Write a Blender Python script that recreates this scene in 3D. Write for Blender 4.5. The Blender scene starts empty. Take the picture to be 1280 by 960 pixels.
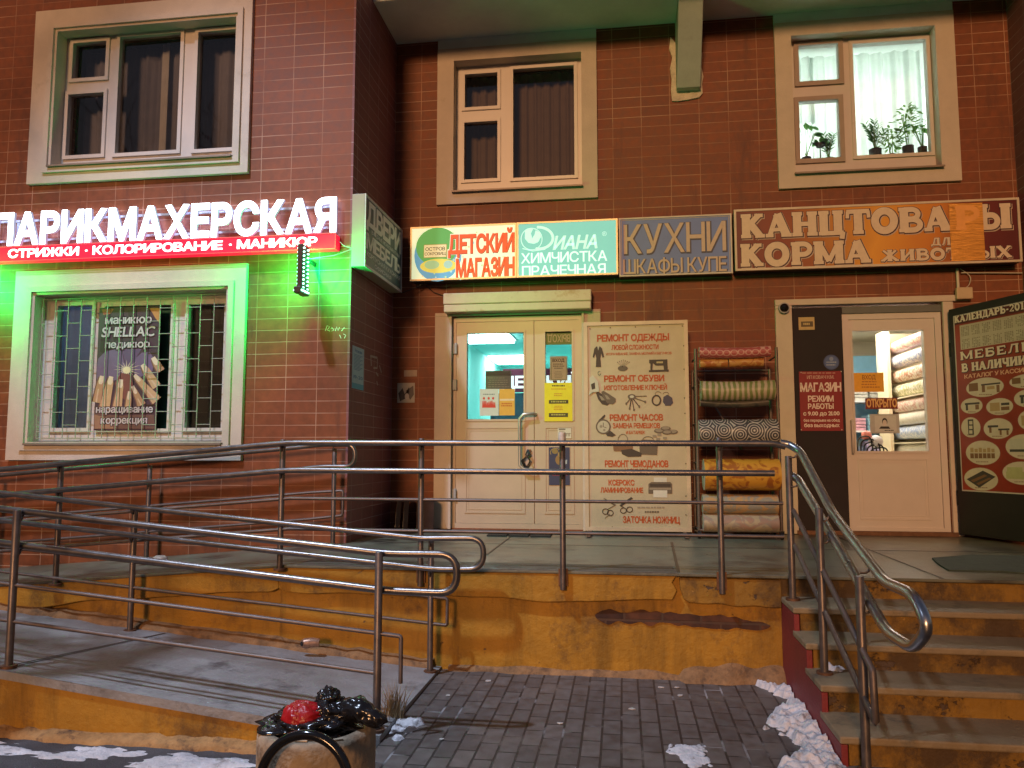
import bpy, math, random
import numpy as np
from mathutils import Vector, Matrix, noise
from mathutils.geometry import delaunay_2d_cdt
random.seed(7)
R = math.radians
SC = bpy.context.scene
COL = SC.collection
# ------------------------------------------------------------------ camera, sky, lamps, exposure
YAW, PITCH, FL, CZ = R(8.15), R(5.1), 962.0, 1.42
_f = Vector((-math.sin(YAW)*math.cos(PITCH), math.cos(YAW)*math.cos(PITCH), math.sin(PITCH)))
_r = Vector((math.cos(YAW), math.sin(YAW), 0)); _u = _r.cross(_f)
cam = bpy.data.cameras.new('camera'); camo = bpy.data.objects.new('camera', cam); COL.objects.link(camo)
cam.sensor_width = 36; cam.lens = FL/1280*36; cam.clip_start = .05; cam.clip_end = 500
camo.matrix_world = Matrix(((_r.x, _u.x, -_f.x, 0), (_r.y, _u.y, -_f.y, 0), (_r.z, _u.z, -_f.z, CZ), (0, 0, 0, 1)))
SC.camera = camo
SUN_DIR = Vector((.13, 1, -.257)).normalized()      # the far street lamps across the road: low and from the front
w = bpy.data.worlds.new("World"); SC.world = w; w.use_nodes = True
nt = w.node_tree; bg = nt.nodes['Background']
sky = nt.nodes.new('ShaderNodeTexSky'); sky.sky_type = 'NISHITA'; sky.sun_disc = False
sky.sun_elevation = R(-3); sky.sun_rotation = R(0)   # night: the sun is down; the 'sun' lamp below is the row of far street lamps
nt.links.new(sky.outputs[0], bg.inputs[0]); bg.inputs[1].default_value = 2.2
sl = bpy.data.lights.new('sun', 'SUN'); sl.energy = 1.5; sl.angle = R(9.5); sl.color = (1, .51, .225)
so = bpy.data.objects.new('sun', sl); COL.objects.link(so); so.rotation_euler = SUN_DIR.to_track_quat('-Z', 'Y').to_euler()
pl = bpy.data.lights.new('street_lamp_light', 'SPOT'); pl.spot_size = R(48); pl.spot_blend = .8; pl.energy = 4500; pl.shadow_soft_size = .2; pl.color = (.64, .76, 1)
po = bpy.data.objects.new('street_lamp_light', pl); COL.objects.link(po); po.location = (-5.0, .9, 10.9); po.rotation_euler = Vector((1.9, 4.2, -9.9)).to_track_quat('-Z', 'Y').to_euler()
vs = SC.view_settings; vs.view_transform = 'Standard'; vs.look = 'None'; vs.gamma = 1; vs.exposure = .16; vs.use_curve_mapping = False
SC.render.engine = 'CYCLES'; SC.cycles.use_denoising = True; SC.cycles.max_bounces = 8; SC.cycles.transparent_max_bounces = 12
SC.cycles.sample_clamp_indirect = 4; SC.cycles.caustics_reflective = False; SC.cycles.caustics_refractive = False

# ------------------------------------------------------------------ survey: photo pixel -> point on a real plane
D, L, XC, HP, EY = 7.6, 6.35, -2.33, .66, 5.05     # recessed wall, projecting wall, corner x, porch height, porch edge
def ray(x, y): return _f + _r*((x-640)/FL) - _u*((y-480)/FL)
def onY(x, y, Y):
    d = ray(x, y); t = Y/d.y; return Vector((d.x*t, Y, CZ+d.z*t))
def onZ(x, y, Z):
    d = ray(x, y); t = (Z-CZ)/d.z; return Vector((d.x*t, d.y*t, Z))
def onX(x, y, X):
    d = ray(x, y); t = X/d.x; return Vector((X, d.y*t, CZ+d.z*t))

# ------------------------------------------------------------------ materials
MATS = {}
def nodes_of(m):
    m.use_nodes = True; n = m.node_tree.nodes; return n, m.node_tree.links, n['Principled BSDF']
def mat(name, col, rough=.6, metal=0, var=.12, scale=6, bump=0, bscale=60, emit=None, es=1, stretch=None, rvar=0, stain=None, sscale=3, sth=.55):
    if name in MATS: return MATS[name]
    m = bpy.data.materials.new(name); n, l, b = nodes_of(m)
    tc = n.new('ShaderNodeTexCoord'); vec = tc.outputs['Object']
    if stretch:
        mp = n.new('ShaderNodeMapping'); mp.inputs['Scale'].default_value = stretch; l.new(vec, mp.inputs[0]); vec = mp.outputs[0]
    b.inputs['Roughness'].default_value = rough; b.inputs['Metallic'].default_value = metal
    c = tuple(col)+(1,)
    if var:
        nz = n.new('ShaderNodeTexNoise'); nz.inputs['Scale'].default_value = scale; nz.inputs['Detail'].default_value = 5; nz.inputs['Roughness'].default_value = .65
        l.new(vec, nz.inputs['Vector'])
        rp = n.new('ShaderNodeValToRGB'); rp.color_ramp.elements[0].position = .3; rp.color_ramp.elements[1].position = .7
        rp.color_ramp.elements[0].color = tuple(x*(1-var) for x in col)+(1,); rp.color_ramp.elements[1].color = tuple(min(1, x*(1+var)) for x in col)+(1,)
        l.new(nz.outputs[0], rp.inputs[0]); out = rp.outputs[0]
        if stain:
            n2 = n.new('ShaderNodeTexNoise'); n2.inputs['Scale'].default_value = sscale; n2.inputs['Detail'].default_value = 8; n2.inputs['Roughness'].default_value = .7
            l.new(vec, n2.inputs['Vector'])
            r2 = n.new('ShaderNodeValToRGB'); r2.color_ramp.elements[0].position = sth; r2.color_ramp.elements[1].position = sth+.12
            l.new(n2.outputs[0], r2.inputs[0])
            mx = n.new('ShaderNodeMixRGB'); l.new(r2.outputs[0], mx.inputs[0]); l.new(out, mx.inputs[1]); mx.inputs[2].default_value = tuple(stain)+(1,)
            out = mx.outputs[0]
        l.new(out, b.inputs['Base Color'])
        if rvar:
            mr = n.new('ShaderNodeMapRange'); mr.inputs[3].default_value = max(.02, rough-rvar); mr.inputs[4].default_value = rough+rvar
            l.new(nz.outputs[0], mr.inputs[0]); l.new(mr.outputs[0], b.inputs['Roughness'])
    else: b.inputs['Base Color'].default_value = c
    if bump:
        nb = n.new('ShaderNodeTexNoise'); nb.inputs['Scale'].default_value = bscale; nb.inputs['Detail'].default_value = 4; l.new(vec, nb.inputs['Vector'])
        bp = n.new('ShaderNodeBump'); bp.inputs['Strength'].default_value = bump; bp.inputs['Distance'].default_value = .01
        l.new(nb.outputs[0], bp.inputs['Height']); l.new(bp.outputs[0], b.inputs['Normal'])
    if emit:
        b.inputs['Emission Color'].default_value = tuple(emit)+(1,); b.inputs['Emission Strength'].default_value = es
    MATS[name] = m; return m
def brick_mat(name, c1, c2, mortar, bw, bh, mw, axes='XZ', off=(0, 0), offset=0., rough=.4, bump=.4, mfade=.5, rvar=.1, grime=None, swap=False, cell=.3, mortar2=None):
    m = bpy.data.materials.new(name); n, l, b = nodes_of(m)
    tc = n.new('ShaderNodeTexCoord'); sp = n.new('ShaderNodeSeparateXYZ'); l.new(tc.outputs['Object'], sp.inputs[0])
    cb = n.new('ShaderNodeCombineXYZ'); l.new(sp.outputs[axes[0]], cb.inputs[0]); l.new(sp.outputs[axes[1]], cb.inputs[1])
    mp = n.new('ShaderNodeMapping'); mp.inputs['Location'].default_value = (off[0], off[1], 0); l.new(cb.outputs[0], mp.inputs[0])
    dn = n.new('ShaderNodeTexNoise'); dn.inputs['Scale'].default_value = 3; l.new(mp.outputs[0], dn.inputs['Vector'])
    dm = n.new('ShaderNodeVectorMath'); dm.operation = 'MULTIPLY_ADD'; dm.inputs[1].default_value = (.006, .006, 0); l.new(dn.outputs[1], dm.inputs[0]); l.new(mp.outputs[0], dm.inputs[2])
    bk = n.new('ShaderNodeTexBrick'); bk.offset = offset; bk.inputs['Scale'].default_value = 1
    bk.inputs['Mortar Size'].default_value = mw; bk.inputs['Mortar Smooth'].default_value = .15
    bk.inputs['Brick Width'].default_value = bw; bk.inputs['Row Height'].default_value = bh; bk.inputs['Bias'].default_value = 0
    bk.inputs[1].default_value = c1+(1,); bk.inputs[2].default_value = c2+(1,); bk.inputs[3].default_value = c1+(1,)
    l.new(dm.outputs[0], bk.inputs[0])
    nz = n.new('ShaderNodeTexNoise'); nz.inputs['Scale'].default_value = 1.3; nz.inputs['Detail'].default_value = 7; l.new(mp.outputs[0], nz.inputs['Vector'])
    rp = n.new('ShaderNodeValToRGB'); rp.color_ramp.elements[0].position = .42; rp.color_ramp.elements[1].position = .6
    rp.color_ramp.elements[0].color = (1-mfade,)*3+(1,); rp.color_ramp.elements[1].color = (1, 1, 1, 1); l.new(nz.outputs[0], rp.inputs[0])
    mm = n.new('ShaderNodeMath'); mm.operation = 'MULTIPLY'; l.new(bk.outputs['Fac'], mm.inputs[0]); l.new(rp.outputs[0], mm.inputs[1])
    fz = n.new('ShaderNodeTexNoise'); fz.inputs['Scale'].default_value = 14; fz.inputs['Detail'].default_value = 6; l.new(mp.outputs[0], fz.inputs['Vector'])
    fr = n.new('ShaderNodeValToRGB'); fr.color_ramp.elements[0].color = (1-cell,)*3+(1,); fr.color_ramp.elements[1].color = (1+cell*.5,)*3+(1,)
    fr.color_ramp.elements[0].position = .3; fr.color_ramp.elements[1].position = .75; l.new(fz.outputs[0], fr.inputs[0])
    mu = n.new('ShaderNodeMixRGB'); mu.blend_type = 'MULTIPLY'; mu.inputs[0].default_value = 1; l.new(bk.outputs['Color'], mu.inputs[1]); l.new(fr.outputs[0], mu.inputs[2])
    mx = n.new('ShaderNodeMixRGB'); l.new(mm.outputs[0], mx.inputs[0]); l.new(mu.outputs[0], mx.inputs[1]); mx.inputs[2].default_value = mortar+(1,)
    if mortar2:
        jz = n.new('ShaderNodeTexNoise'); jz.inputs['Scale'].default_value = 2.6; jz.inputs['Detail'].default_value = 6; l.new(mp.outputs[0], jz.inputs['Vector'])
        jr = n.new('ShaderNodeValToRGB'); jr.color_ramp.elements[0].position = .60; jr.color_ramp.elements[1].position = .70; jr.color_ramp.elements[0].color = mortar+(1,); jr.color_ramp.elements[1].color = mortar2+(1,); l.new(jz.outputs[0], jr.inputs[0]); l.new(jr.outputs[0], mx.inputs[2])
    out = mx.outputs[0]
    if grime:
        gz = n.new('ShaderNodeTexNoise'); gz.inputs['Scale'].default_value = 2.2; gz.inputs['Detail'].default_value = 9; gz.inputs['Roughness'].default_value = .7; gs = n.new('ShaderNodeMapping'); gs.inputs['Scale'].default_value = (1.6, .3, 1) if axes == 'XZ' else (1, 1, 1); l.new(mp.outputs[0], gs.inputs[0]); l.new(gs.outputs[0], gz.inputs['Vector'])
        gr = n.new('ShaderNodeValToRGB'); gr.color_ramp.elements[0].position = .56; gr.color_ramp.elements[1].position = .68; l.new(gz.outputs[0], gr.inputs[0])
        gm = n.new('ShaderNodeMixRGB'); l.new(gr.outputs[0], gm.inputs[0]); l.new(out, gm.inputs[1]); gm.inputs[2].default_value = grime+(1,); out = gm.outputs[0]
    l.new(out, b.inputs['Base Color'])
    mr = n.new('ShaderNodeMapRange'); mr.inputs[3].default_value = rough-rvar; mr.inputs[4].default_value = rough+rvar; l.new(fz.outputs[0], mr.inputs[0]); l.new(mr.outputs[0], b.inputs['Roughness'])
    ih = n.new('ShaderNodeMath'); ih.operation = 'SUBTRACT'; ih.inputs[0].default_value = 1; l.new(bk.outputs['Fac'], ih.inputs[1])
    ad = n.new('ShaderNodeMath'); ad.operation = 'MULTIPLY_ADD'; ad.inputs[1].default_value = .25; l.new(fz.outputs[0], ad.inputs[0]); l.new(ih.outputs[0], ad.inputs[2])
    bp = n.new('ShaderNodeBump'); bp.inputs['Strength'].default_value = bump; bp.inputs['Distance'].default_value = .003; l.new(ad.outputs[0], bp.inputs['Height']); l.new(bp.outputs[0], b.inputs['Normal'])
    MATS[name] = m; return m
def glass_mat(name, tint=(1, 1, 1), refl=.12):
    m = bpy.data.materials.new(name); n, l, b = nodes_of(m); n.remove(b); o = n['Material Output']
    t = n.new('ShaderNodeBsdfTransparent'); t.inputs[0].default_value = tint+(1,)
    g = n.new('ShaderNodeBsdfGlossy'); g.inputs['Roughness'].default_value = .03
    fr = n.new('ShaderNodeFresnel'); fr.inputs[0].default_value = 1.5
    ad = n.new('ShaderNodeMath'); ad.operation = 'ADD'; ad.inputs[1].default_value = refl*.4; l.new(fr.outputs[0], ad.inputs[0])
    mx = n.new('ShaderNodeMixShader'); l.new(ad.outputs[0], mx.inputs[0]); l.new(t.outputs[0], mx.inputs[1]); l.new(g.outputs[0], mx.inputs[2]); l.new(mx.outputs[0], o.inputs[0])
    MATS[name] = m; return m
def cloth_mat(name, col, trans=.5):
    m = bpy.data.materials.new(name); n, l, b = nodes_of(m); o = n['Material Output']
    b.inputs['Base Color'].default_value = col+(1,); b.inputs['Roughness'].default_value = .9
    t = n.new('ShaderNodeBsdfTranslucent'); t.inputs[0].default_value = col+(1,)
    nz = n.new('ShaderNodeTexNoise'); nz.inputs['Scale'].default_value = 9; nz.inputs['Detail'].default_value = 5
    tc = n.new('ShaderNodeTexCoord'); l.new(tc.outputs['Object'], nz.inputs['Vector'])
    rp = n.new('ShaderNodeValToRGB'); rp.color_ramp.elements[0].color = tuple(c*.75 for c in col)+(1,); rp.color_ramp.elements[1].color = col+(1,)
    l.new(nz.outputs[0], rp.inputs[0]); l.new(rp.outputs[0], b.inputs['Base Color']); l.new(rp.outputs[0], t.inputs[0])
    mx = n.new('ShaderNodeMixShader'); mx.inputs[0].default_value = trans; l.new(b.outputs[0], mx.inputs[1]); l.new(t.outputs[0], mx.inputs[2]); l.new(mx.outputs[0], o.inputs[0])
    MATS[name] = m; return m
def ink(col, es=0, rough=.55):                      # printed colour, or a backlit print when es > 0
    k = 'print_%d_%d_%d_%d' % tuple(int(round(v*1000)) for v in (*col, es))
    return mat(k, col, rough, var=.06 if not es else 0, scale=25, emit=col if es else None, es=es)

# ------------------------------------------------------------------ objects
def tag(o, label, cat, group=None, kind=None):
    if label: o['label'] = label
    if cat: o['category'] = cat
    if group: o['group'] = group
    if kind: o['kind'] = kind
    return o
def thing(name, loc, label, cat, group=None):
    o = bpy.data.objects.new(name, None); COL.objects.link(o); o.location = loc; o.empty_display_size = .2
    return tag(o, label, cat, group)
def base_of(p):
    v = Vector((0, 0, 0))
    while p: v += p.location; p = p.parent
    return v
class MB:
    def __init__(s): s.v = []; s.f = []; s.m = []; s.sm = []
    def add(s, vs, fs, mi=0, smooth=False):
        k = len(s.v); s.v += [tuple(q) for q in vs]
        for f in fs: s.f.append(tuple(i+k for i in f)); s.m.append(mi); s.sm.append(smooth)
        return s
    def box(s, x0, x1, y0, y1, z0, z1, mi=0):
        return s.add([(x, y, z) for z in (z0, z1) for y in (y0, y1) for x in (x0, x1)],
                     [(0, 2, 3, 1), (4, 5, 7, 6), (0, 1, 5, 4), (2, 6, 7, 3), (0, 4, 6, 2), (1, 3, 7, 5)], mi)
    def quad(s, a, b, c, d, mi=0): return s.add([a, b, c, d], [(0, 1, 2, 3)], mi)
    def tube(s, pts, r, seg=10, caps=True, mi=0, closed=False):
        pts = [Vector(p) for p in pts]; N = len(pts); rings = []
        rr = r if isinstance(r, (list, tuple)) else [r]*N
        t0 = (pts[1]-pts[0]).normalized(); ref = Vector((0, 0, 1)) if abs(t0.z) < .9 else Vector((1, 0, 0))
        nrm = t0.cross(ref).normalized()
        vs = []
        for i, p in enumerate(pts):
            if closed: t = (pts[(i+1) % N]-pts[i-1]).normalized()
            else: t = ((pts[min(i+1, N-1)]-p).normalized()+(p-pts[max(i-1, 0)]).normalized())
            t = t.normalized() if t.length > 1e-6 else t0
            nrm = (nrm-t*nrm.dot(t)).normalized(); bn = t.cross(nrm)
            for k in range(seg):
                a = 2*math.pi*k/seg; vs.append(p+(nrm*math.cos(a)+bn*math.sin(a))*rr[i])
        fs = []
        for i in range(N if closed else N-1):
            j = (i+1) % N
            for k in range(seg): fs.append((i*seg+k, i*seg+(k+1) % seg, j*seg+(k+1) % seg, j*seg+k))
        s.add(vs, fs, mi, True)
        if caps and not closed:
            s.add(vs[:seg], [tuple(range(seg))[::-1]], mi); s.add(vs[-seg:], [tuple(range(seg))], mi)
        return s
    def lathe(s, prof, c, seg=32, mi=0, jit=0):
        vs = []; n = len(prof)
        for k in range(seg):
            a = 2*math.pi*k/seg
            for r, z in prof:
                q = r*(1+jit*noise.noise((math.cos(a)*2, math.sin(a)*2, z*4)))
                vs.append((c[0]+q*math.cos(a), c[1]+q*math.sin(a), c[2]+z))
        fs = [(k*n+i, ((k+1) % seg)*n+i, ((k+1) % seg)*n+i+1, k*n+i+1) for k in range(seg) for i in range(n-1)]
        return s.add(vs, fs, mi, True)
    def prism(s, poly, axis, a0, a1, mi=0):         # poly in the other two axes, extruded along axis
        n = len(poly)
        def P(q, a): return {'X': (a, q[0], q[1]), 'Y': (q[0], a, q[1]), 'Z': (q[0], q[1], a)}[axis]
        vs = [P(q, a0) for q in poly]+[P(q, a1) for q in poly]
        return s.add(vs, [tuple(range(n)), tuple(range(2*n-1, n-1, -1))]+[(i, i+n, (i+1) % n+n, (i+1) % n) for i in range(n)], mi)
    def build(s, name, mats, parent=None, bevel=0, label=None, subsurf=0):
        me = bpy.data.meshes.new(name); b = base_of(parent)
        me.from_pydata([(x-b.x, y-b.y, z-b.z) for x, y, z in s.v], [], s.f)
        for m in (mats if isinstance(mats, (list, tuple)) else [mats]): me.materials.append(m)
        me.polygons.foreach_set('material_index', s.m); me.polygons.foreach_set('use_smooth', s.sm); me.update()
        o = bpy.data.objects.new(name, me); COL.objects.link(o); o.parent = parent
        if bevel:
            q = o.modifiers.new('bevel', 'BEVEL'); q.width = bevel; q.segments = 2; q.limit_method = 'ANGLE'; q.angle_limit = R(50)
        if subsurf:
            q = o.modifiers.new('sub', 'SUBSURF'); q.levels = q.render_levels = subsurf
        if label: o['label'] = label
        return o
def plate(mb, x0, x1, z0, z1, y0, y1, holes, mi=0):  # wall sheet facing -Y between y0 (front) and y1 (back) with rectangular openings
    xs = sorted({x0, x1, *[h[0] for h in holes], *[h[1] for h in holes]}); zs = sorted({z0, z1, *[h[2] for h in holes], *[h[3] for h in holes]})
    inh = lambda x, z: any(h[0] < x < h[1] and h[2] < z < h[3] for h in holes)
    for i in range(len(xs)-1):
        for j in range(len(zs)-1):
            a, b, c, d = xs[i], xs[i+1], zs[j], zs[j+1]
            if a < x0-1e-6 or b > x1+1e-6 or c < z0-1e-6 or d > z1+1e-6 or inh((a+b)/2, (c+d)/2): continue
            mb.quad((a, y0, c), (b, y0, c), (b, y0, d), (a, y0, d), mi); mb.quad((a, y1, c), (a, y1, d), (b, y1, d), (b, y1, c), mi)
    for a, b, c, d in [(x0, x1, z0, z1)]+list(holes):
        for p, q in (((a, c), (b, c)), ((b, c), (b, d)), ((b, d), (a, d)), ((a, d), (a, c))):
            mb.quad((p[0], y0, p[1]), (q[0], y0, q[1]), (q[0], y1, q[1]), (p[0], y1, p[1]), mi)
    return mb
def ring(mb, x0, x1, z0, z1, t, y0, y1, mi=0): return plate(mb, x0, x1, z0, z1, y0, y1, [(x0+t, x1-t, z0+t, z1-t)], mi)

# ------------------------------------------------------------------ lettering: glyph outlines of the built-in font, filled by winding number
CH = 'АБВГДЕЖЗИЙКЛМНОПРСТУФХЦЧШЩЪЫЬЭЮЯабвгдежзийклмнопрстуфхцчшщъыьэюяSHELAC0123456789.,-®()'
_tmp = []
for ch in CH:
    cu = bpy.data.curves.new('g', 'FONT'); cu.body = ch; ob = bpy.data.objects.new('g', cu); COL.objects.link(ob); _tmp.append((ch, ob, cu))
dg = bpy.context.evaluated_depsgraph_get(); GL = {}
def bez(p0, p1, p2, p3, n): return [p0*(1-t)**3+p1*3*t*(1-t)**2+p2*3*t*t*(1-t)+p3*t**3 for t in [i/n for i in range(n)]]
for ch, ob, cu in _tmp:
    c = ob.evaluated_get(dg).to_curve(dg); cs = []
    for s in c.splines:
        pts = []
        if s.type == 'BEZIER':
            B = s.bezier_points
            for i in range(len(B)):
                a, b = B[i], B[(i+1) % len(B)]
                st = (a.handle_right-a.co).length+(b.handle_left-b.co).length
                cr = abs((a.handle_right-a.co).cross(b.co-a.co).z)+abs((b.handle_left-b.co).cross(b.co-a.co).z)
                pts += bez(a.co, a.handle_right, b.handle_left, b.co, 1 if st < 1e-5 or cr < 1e-5 else 4)
        else: pts = [Vector(p.co[:3]) for p in s.points]
        q = []
        for p in pts:
            if not q or (Vector((p.x, p.y))-q[-1]).length > 1e-4: q.append(Vector((p.x, p.y)))
        if len(q) > 2 and (q[0]-q[-1]).length < 1e-4: q.pop()
        if len(q) > 2: cs.append(q)
    GL[ch] = [cs, None]
    ob.to_curve_clear()
for ch, ob, cu in _tmp:
    bpy.data.objects.remove(ob); bpy.data.curves.remove(cu)
def glyph(ch):
    g = GL[ch]
    if g[1] is None:
        V, E = [], []
        for c in g[0]:
            k = len(V); V += c; E += [(k+i, k+(i+1) % len(c)) for i in range(len(c))]
        o = delaunay_2d_cdt(V, E, [], 0, 1e-5); ov, of = o[0], o[2]; keep = []
        segs = np.array([(V[a].x, V[a].y, V[b].x, V[b].y) for a, b in E])
        for f in of:
            cx = sum(ov[i].x for i in f)/len(f); cy = sum(ov[i].y for i in f)/len(f)
            y0, y1 = segs[:, 1], segs[:, 3]; side = (segs[:, 2]-segs[:, 0])*(cy-y0)-(cx-segs[:, 0])*(y1-y0)
            wn = int(((y0 <= cy) & (y1 > cy) & (side > 0)).sum())-int(((y0 > cy) & (y1 <= cy) & (side < 0)).sum())
            if wn: keep.append(tuple(f))
        g[1] = (ov, keep)
    return g[0], g[1]
def layout(s, gap=0):
    x = 0; out = []
    for ch in s:
        if ch in ' •':
            if ch == '•': out.append((ch, x+.1)); x += .42
            else: x += .24
            continue
        cs, _ = glyph(ch); xs = [p.x for c in cs for p in c]
        out.append((ch, x-min(xs))); x += max(xs)-min(xs)+.075+gap
    return out, x-.075-gap
def ribbon(c, wd):
    n = len(c); o = []
    for i in range(n):
        a, b, d = c[i-1], c[i], c[(i+1) % n]
        t1 = (b-a).normalized(); t2 = (d-b).normalized(); t = (t1+t2)
        t = t.normalized() if t.length > .2 else t1
        nn = Vector((-t.y, t.x)); k = min(1.5, 1/max(.3, abs(nn.dot(Vector((-t1.y, t1.x)))))); o.append((b-nn*wd*k, b+nn*wd*k))
    return o
# hand-drawn slab-serif capitals for the two shop boards (stroke endpoints in a unit box; 's' = serif end)
def arc(cx, cy, rx, ry, a0, a1, n=14): return [(cx+rx*math.cos(R(a0+(a1-a0)*i/n)), cy+ry*math.sin(R(a0+(a1-a0)*i/n))) for i in range(n+1)]
def stem(x): return ([(x, 0), (x, 1)], .24, 'sS')
SERIF = {
 'К': (.95, [stem(.2), ([(.26, .46), (.72, .96)], .17, 'S'), ([(.4, .56), (.76, .04)], .22, 'S')]),
 'А': (1.0, [([(.14, .03), (.46, .98)], .14, 's'), ([(.46, .98), (.82, .03)], .25, 'S'), ([(.26, .3), (.7, .3)], .11, '')]),
 'Н': (1.0, [stem(.2), stem(.8), ([(.2, .5), (.8, .5)], .13, '')]),
 'Ц': (1.02, [stem(.2), stem(.76), ([(.1, .06), (.98, .06)], .13, ''), ([(.95, .1), (.9, -.2)], .14, '')]),
 'Т': (.95, [([(.48, 0), (.48, .95)], .24, 's'), ([(.03, .94), (.93, .94)], .13, ''), ([(.08, .95), (.06, .66)], .1, ''), ([(.88, .95), (.9, .66)], .1, '')]),
 'О': (1.0, [(arc(.5, .5, .37, .42, 0, 360, 26), .22, '')]),
 'В': (.92, [stem(.2), ([(.2, .93)]+arc(.5, .73, .24, .2, 90, -90)+[(.2, .53)], .15, ''), ([(.2, .5)]+arc(.54, .28, .27, .22, 90, -90)+[(.2, .06)], .16, '')]),
 'Р': (.9, [stem(.22), ([(.2, .93)]+arc(.52, .69, .27, .24, 90, -90)+[(.2, .45)], .16, '')]),
 'Ы': (1.25, [stem(.2), ([(.2, .55)]+arc(.5, .31, .24, .25, 90, -90)+[(.2, .06)], .16, ''), stem(1.05)]),
 'Ь': (.9, [stem(.22), ([(.2, .55)]+arc(.52, .31, .26, .25, 90, -90)+[(.2, .06)], .16, '')]),
 'Б': (.9, [stem(.22), ([(.2, .55)]+arc(.52, .31, .26, .25, 90, -90)+[(.2, .06)], .16, ''), ([(.1, .94), (.8, .94)], .12, ''), ([(.76, .95), (.78, .72)], .1, '')]),
 'М': (1.2, [stem(.18), stem(1.02), ([(.2, .96), (.6, .1)], .16, ''), ([(.6, .1), (1.0, .96)], .14, '')]),
 'Д': (1.0, [([(.25, .1), (.42, .95)], .14, ''), ([(.75, .05), (.75, .97)], .22, ''), ([(.36, .94), (.9, .94)], .12, ''), ([(.03, .07), (.97, .07)], .13, ''), ([(.07, .1), (.05, -.18)], .12, ''), ([(.93, .1), (.95, -.18)], .12, '')]),
 'Л': (1.0, [([(.1, .06), (.25, .12), (.42, .96)], .15, ''), ([(.78, 0), (.78, .97)], .23, 's'), ([(.34, .94), (.92, .94)], .12, '')]),
 'Я': (.95, [stem(.74), ([(.74, .93)]+arc(.42, .7, .26, .23, 90, 270)+[(.74, .47)], .15, ''), ([(.5, .46), (.18, .04)], .18, 'S')]),
 'Ж': (1.25, [stem(.62), ([(.18, .96), (.6, .5)], .14, ''), ([(.6, .5), (.15, .04)], .18, 'S'), ([(1.06, .96), (.64, .5)], .14, ''), ([(.64, .5), (1.1, .04)], .18, 'S')]),
 'И': (1.02, [stem(.2), stem(.82), ([(.22, .1), (.8, .9)], .14, '')]),
 'Х': (1.0, [([(.16, .97), (.82, .03)], .24, 'sS'), ([(.82, .97), (.16, .03)], .13, 'sS')]),
 'Е': (.85, [stem(.22), ([(.1, .94), (.78, .94)], .12, ''), ([(.2, .5), (.62, .5)], .11, ''), ([(.1, .06), (.8, .06)], .12, ''), ([(.75, .95), (.77, .72)], .09, ''), ([(.77, .05), (.8, .3)], .09, '')]),
 'Ч': (.95, [stem(.74), ([(.2, 1), (.2, .66)]+arc(.42, .62, .22, .2, 180, 270, 8)+[(.74, .42)], .19, 'S0')]),
 'Г': (.8, [stem(.22), ([(.1, .94), (.78, .94)], .12, ''), ([(.75, .95), (.77, .68)], .1, '')]),
 'У': (.95, [([(.16, .97), (.5, .4)], .22, 's'), ([(.82, .97), (.42, .1), (.2, .06)], .14, '')]),
 'С': (.92, [(arc(.5, .5, .36, .42, 45, 315, 20), .2, '')]),
 '-': (.5, [([(.08, .42), (.42, .42)], .15, '')]),
 '2': (.8, [(arc(.4, .7, .25, .25, 170, -30, 10)+[(.12, .08), (.72, .08)], .15, '')]),
 '0': (.85, [(arc(.42, .5, .28, .43, 0, 360, 20), .18, '')]),
 '1': (.6, [([(.32, 0), (.32, 1)], .2, 's'), ([(.3, .95), (.1, .8)], .12, '')]),
}
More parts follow.
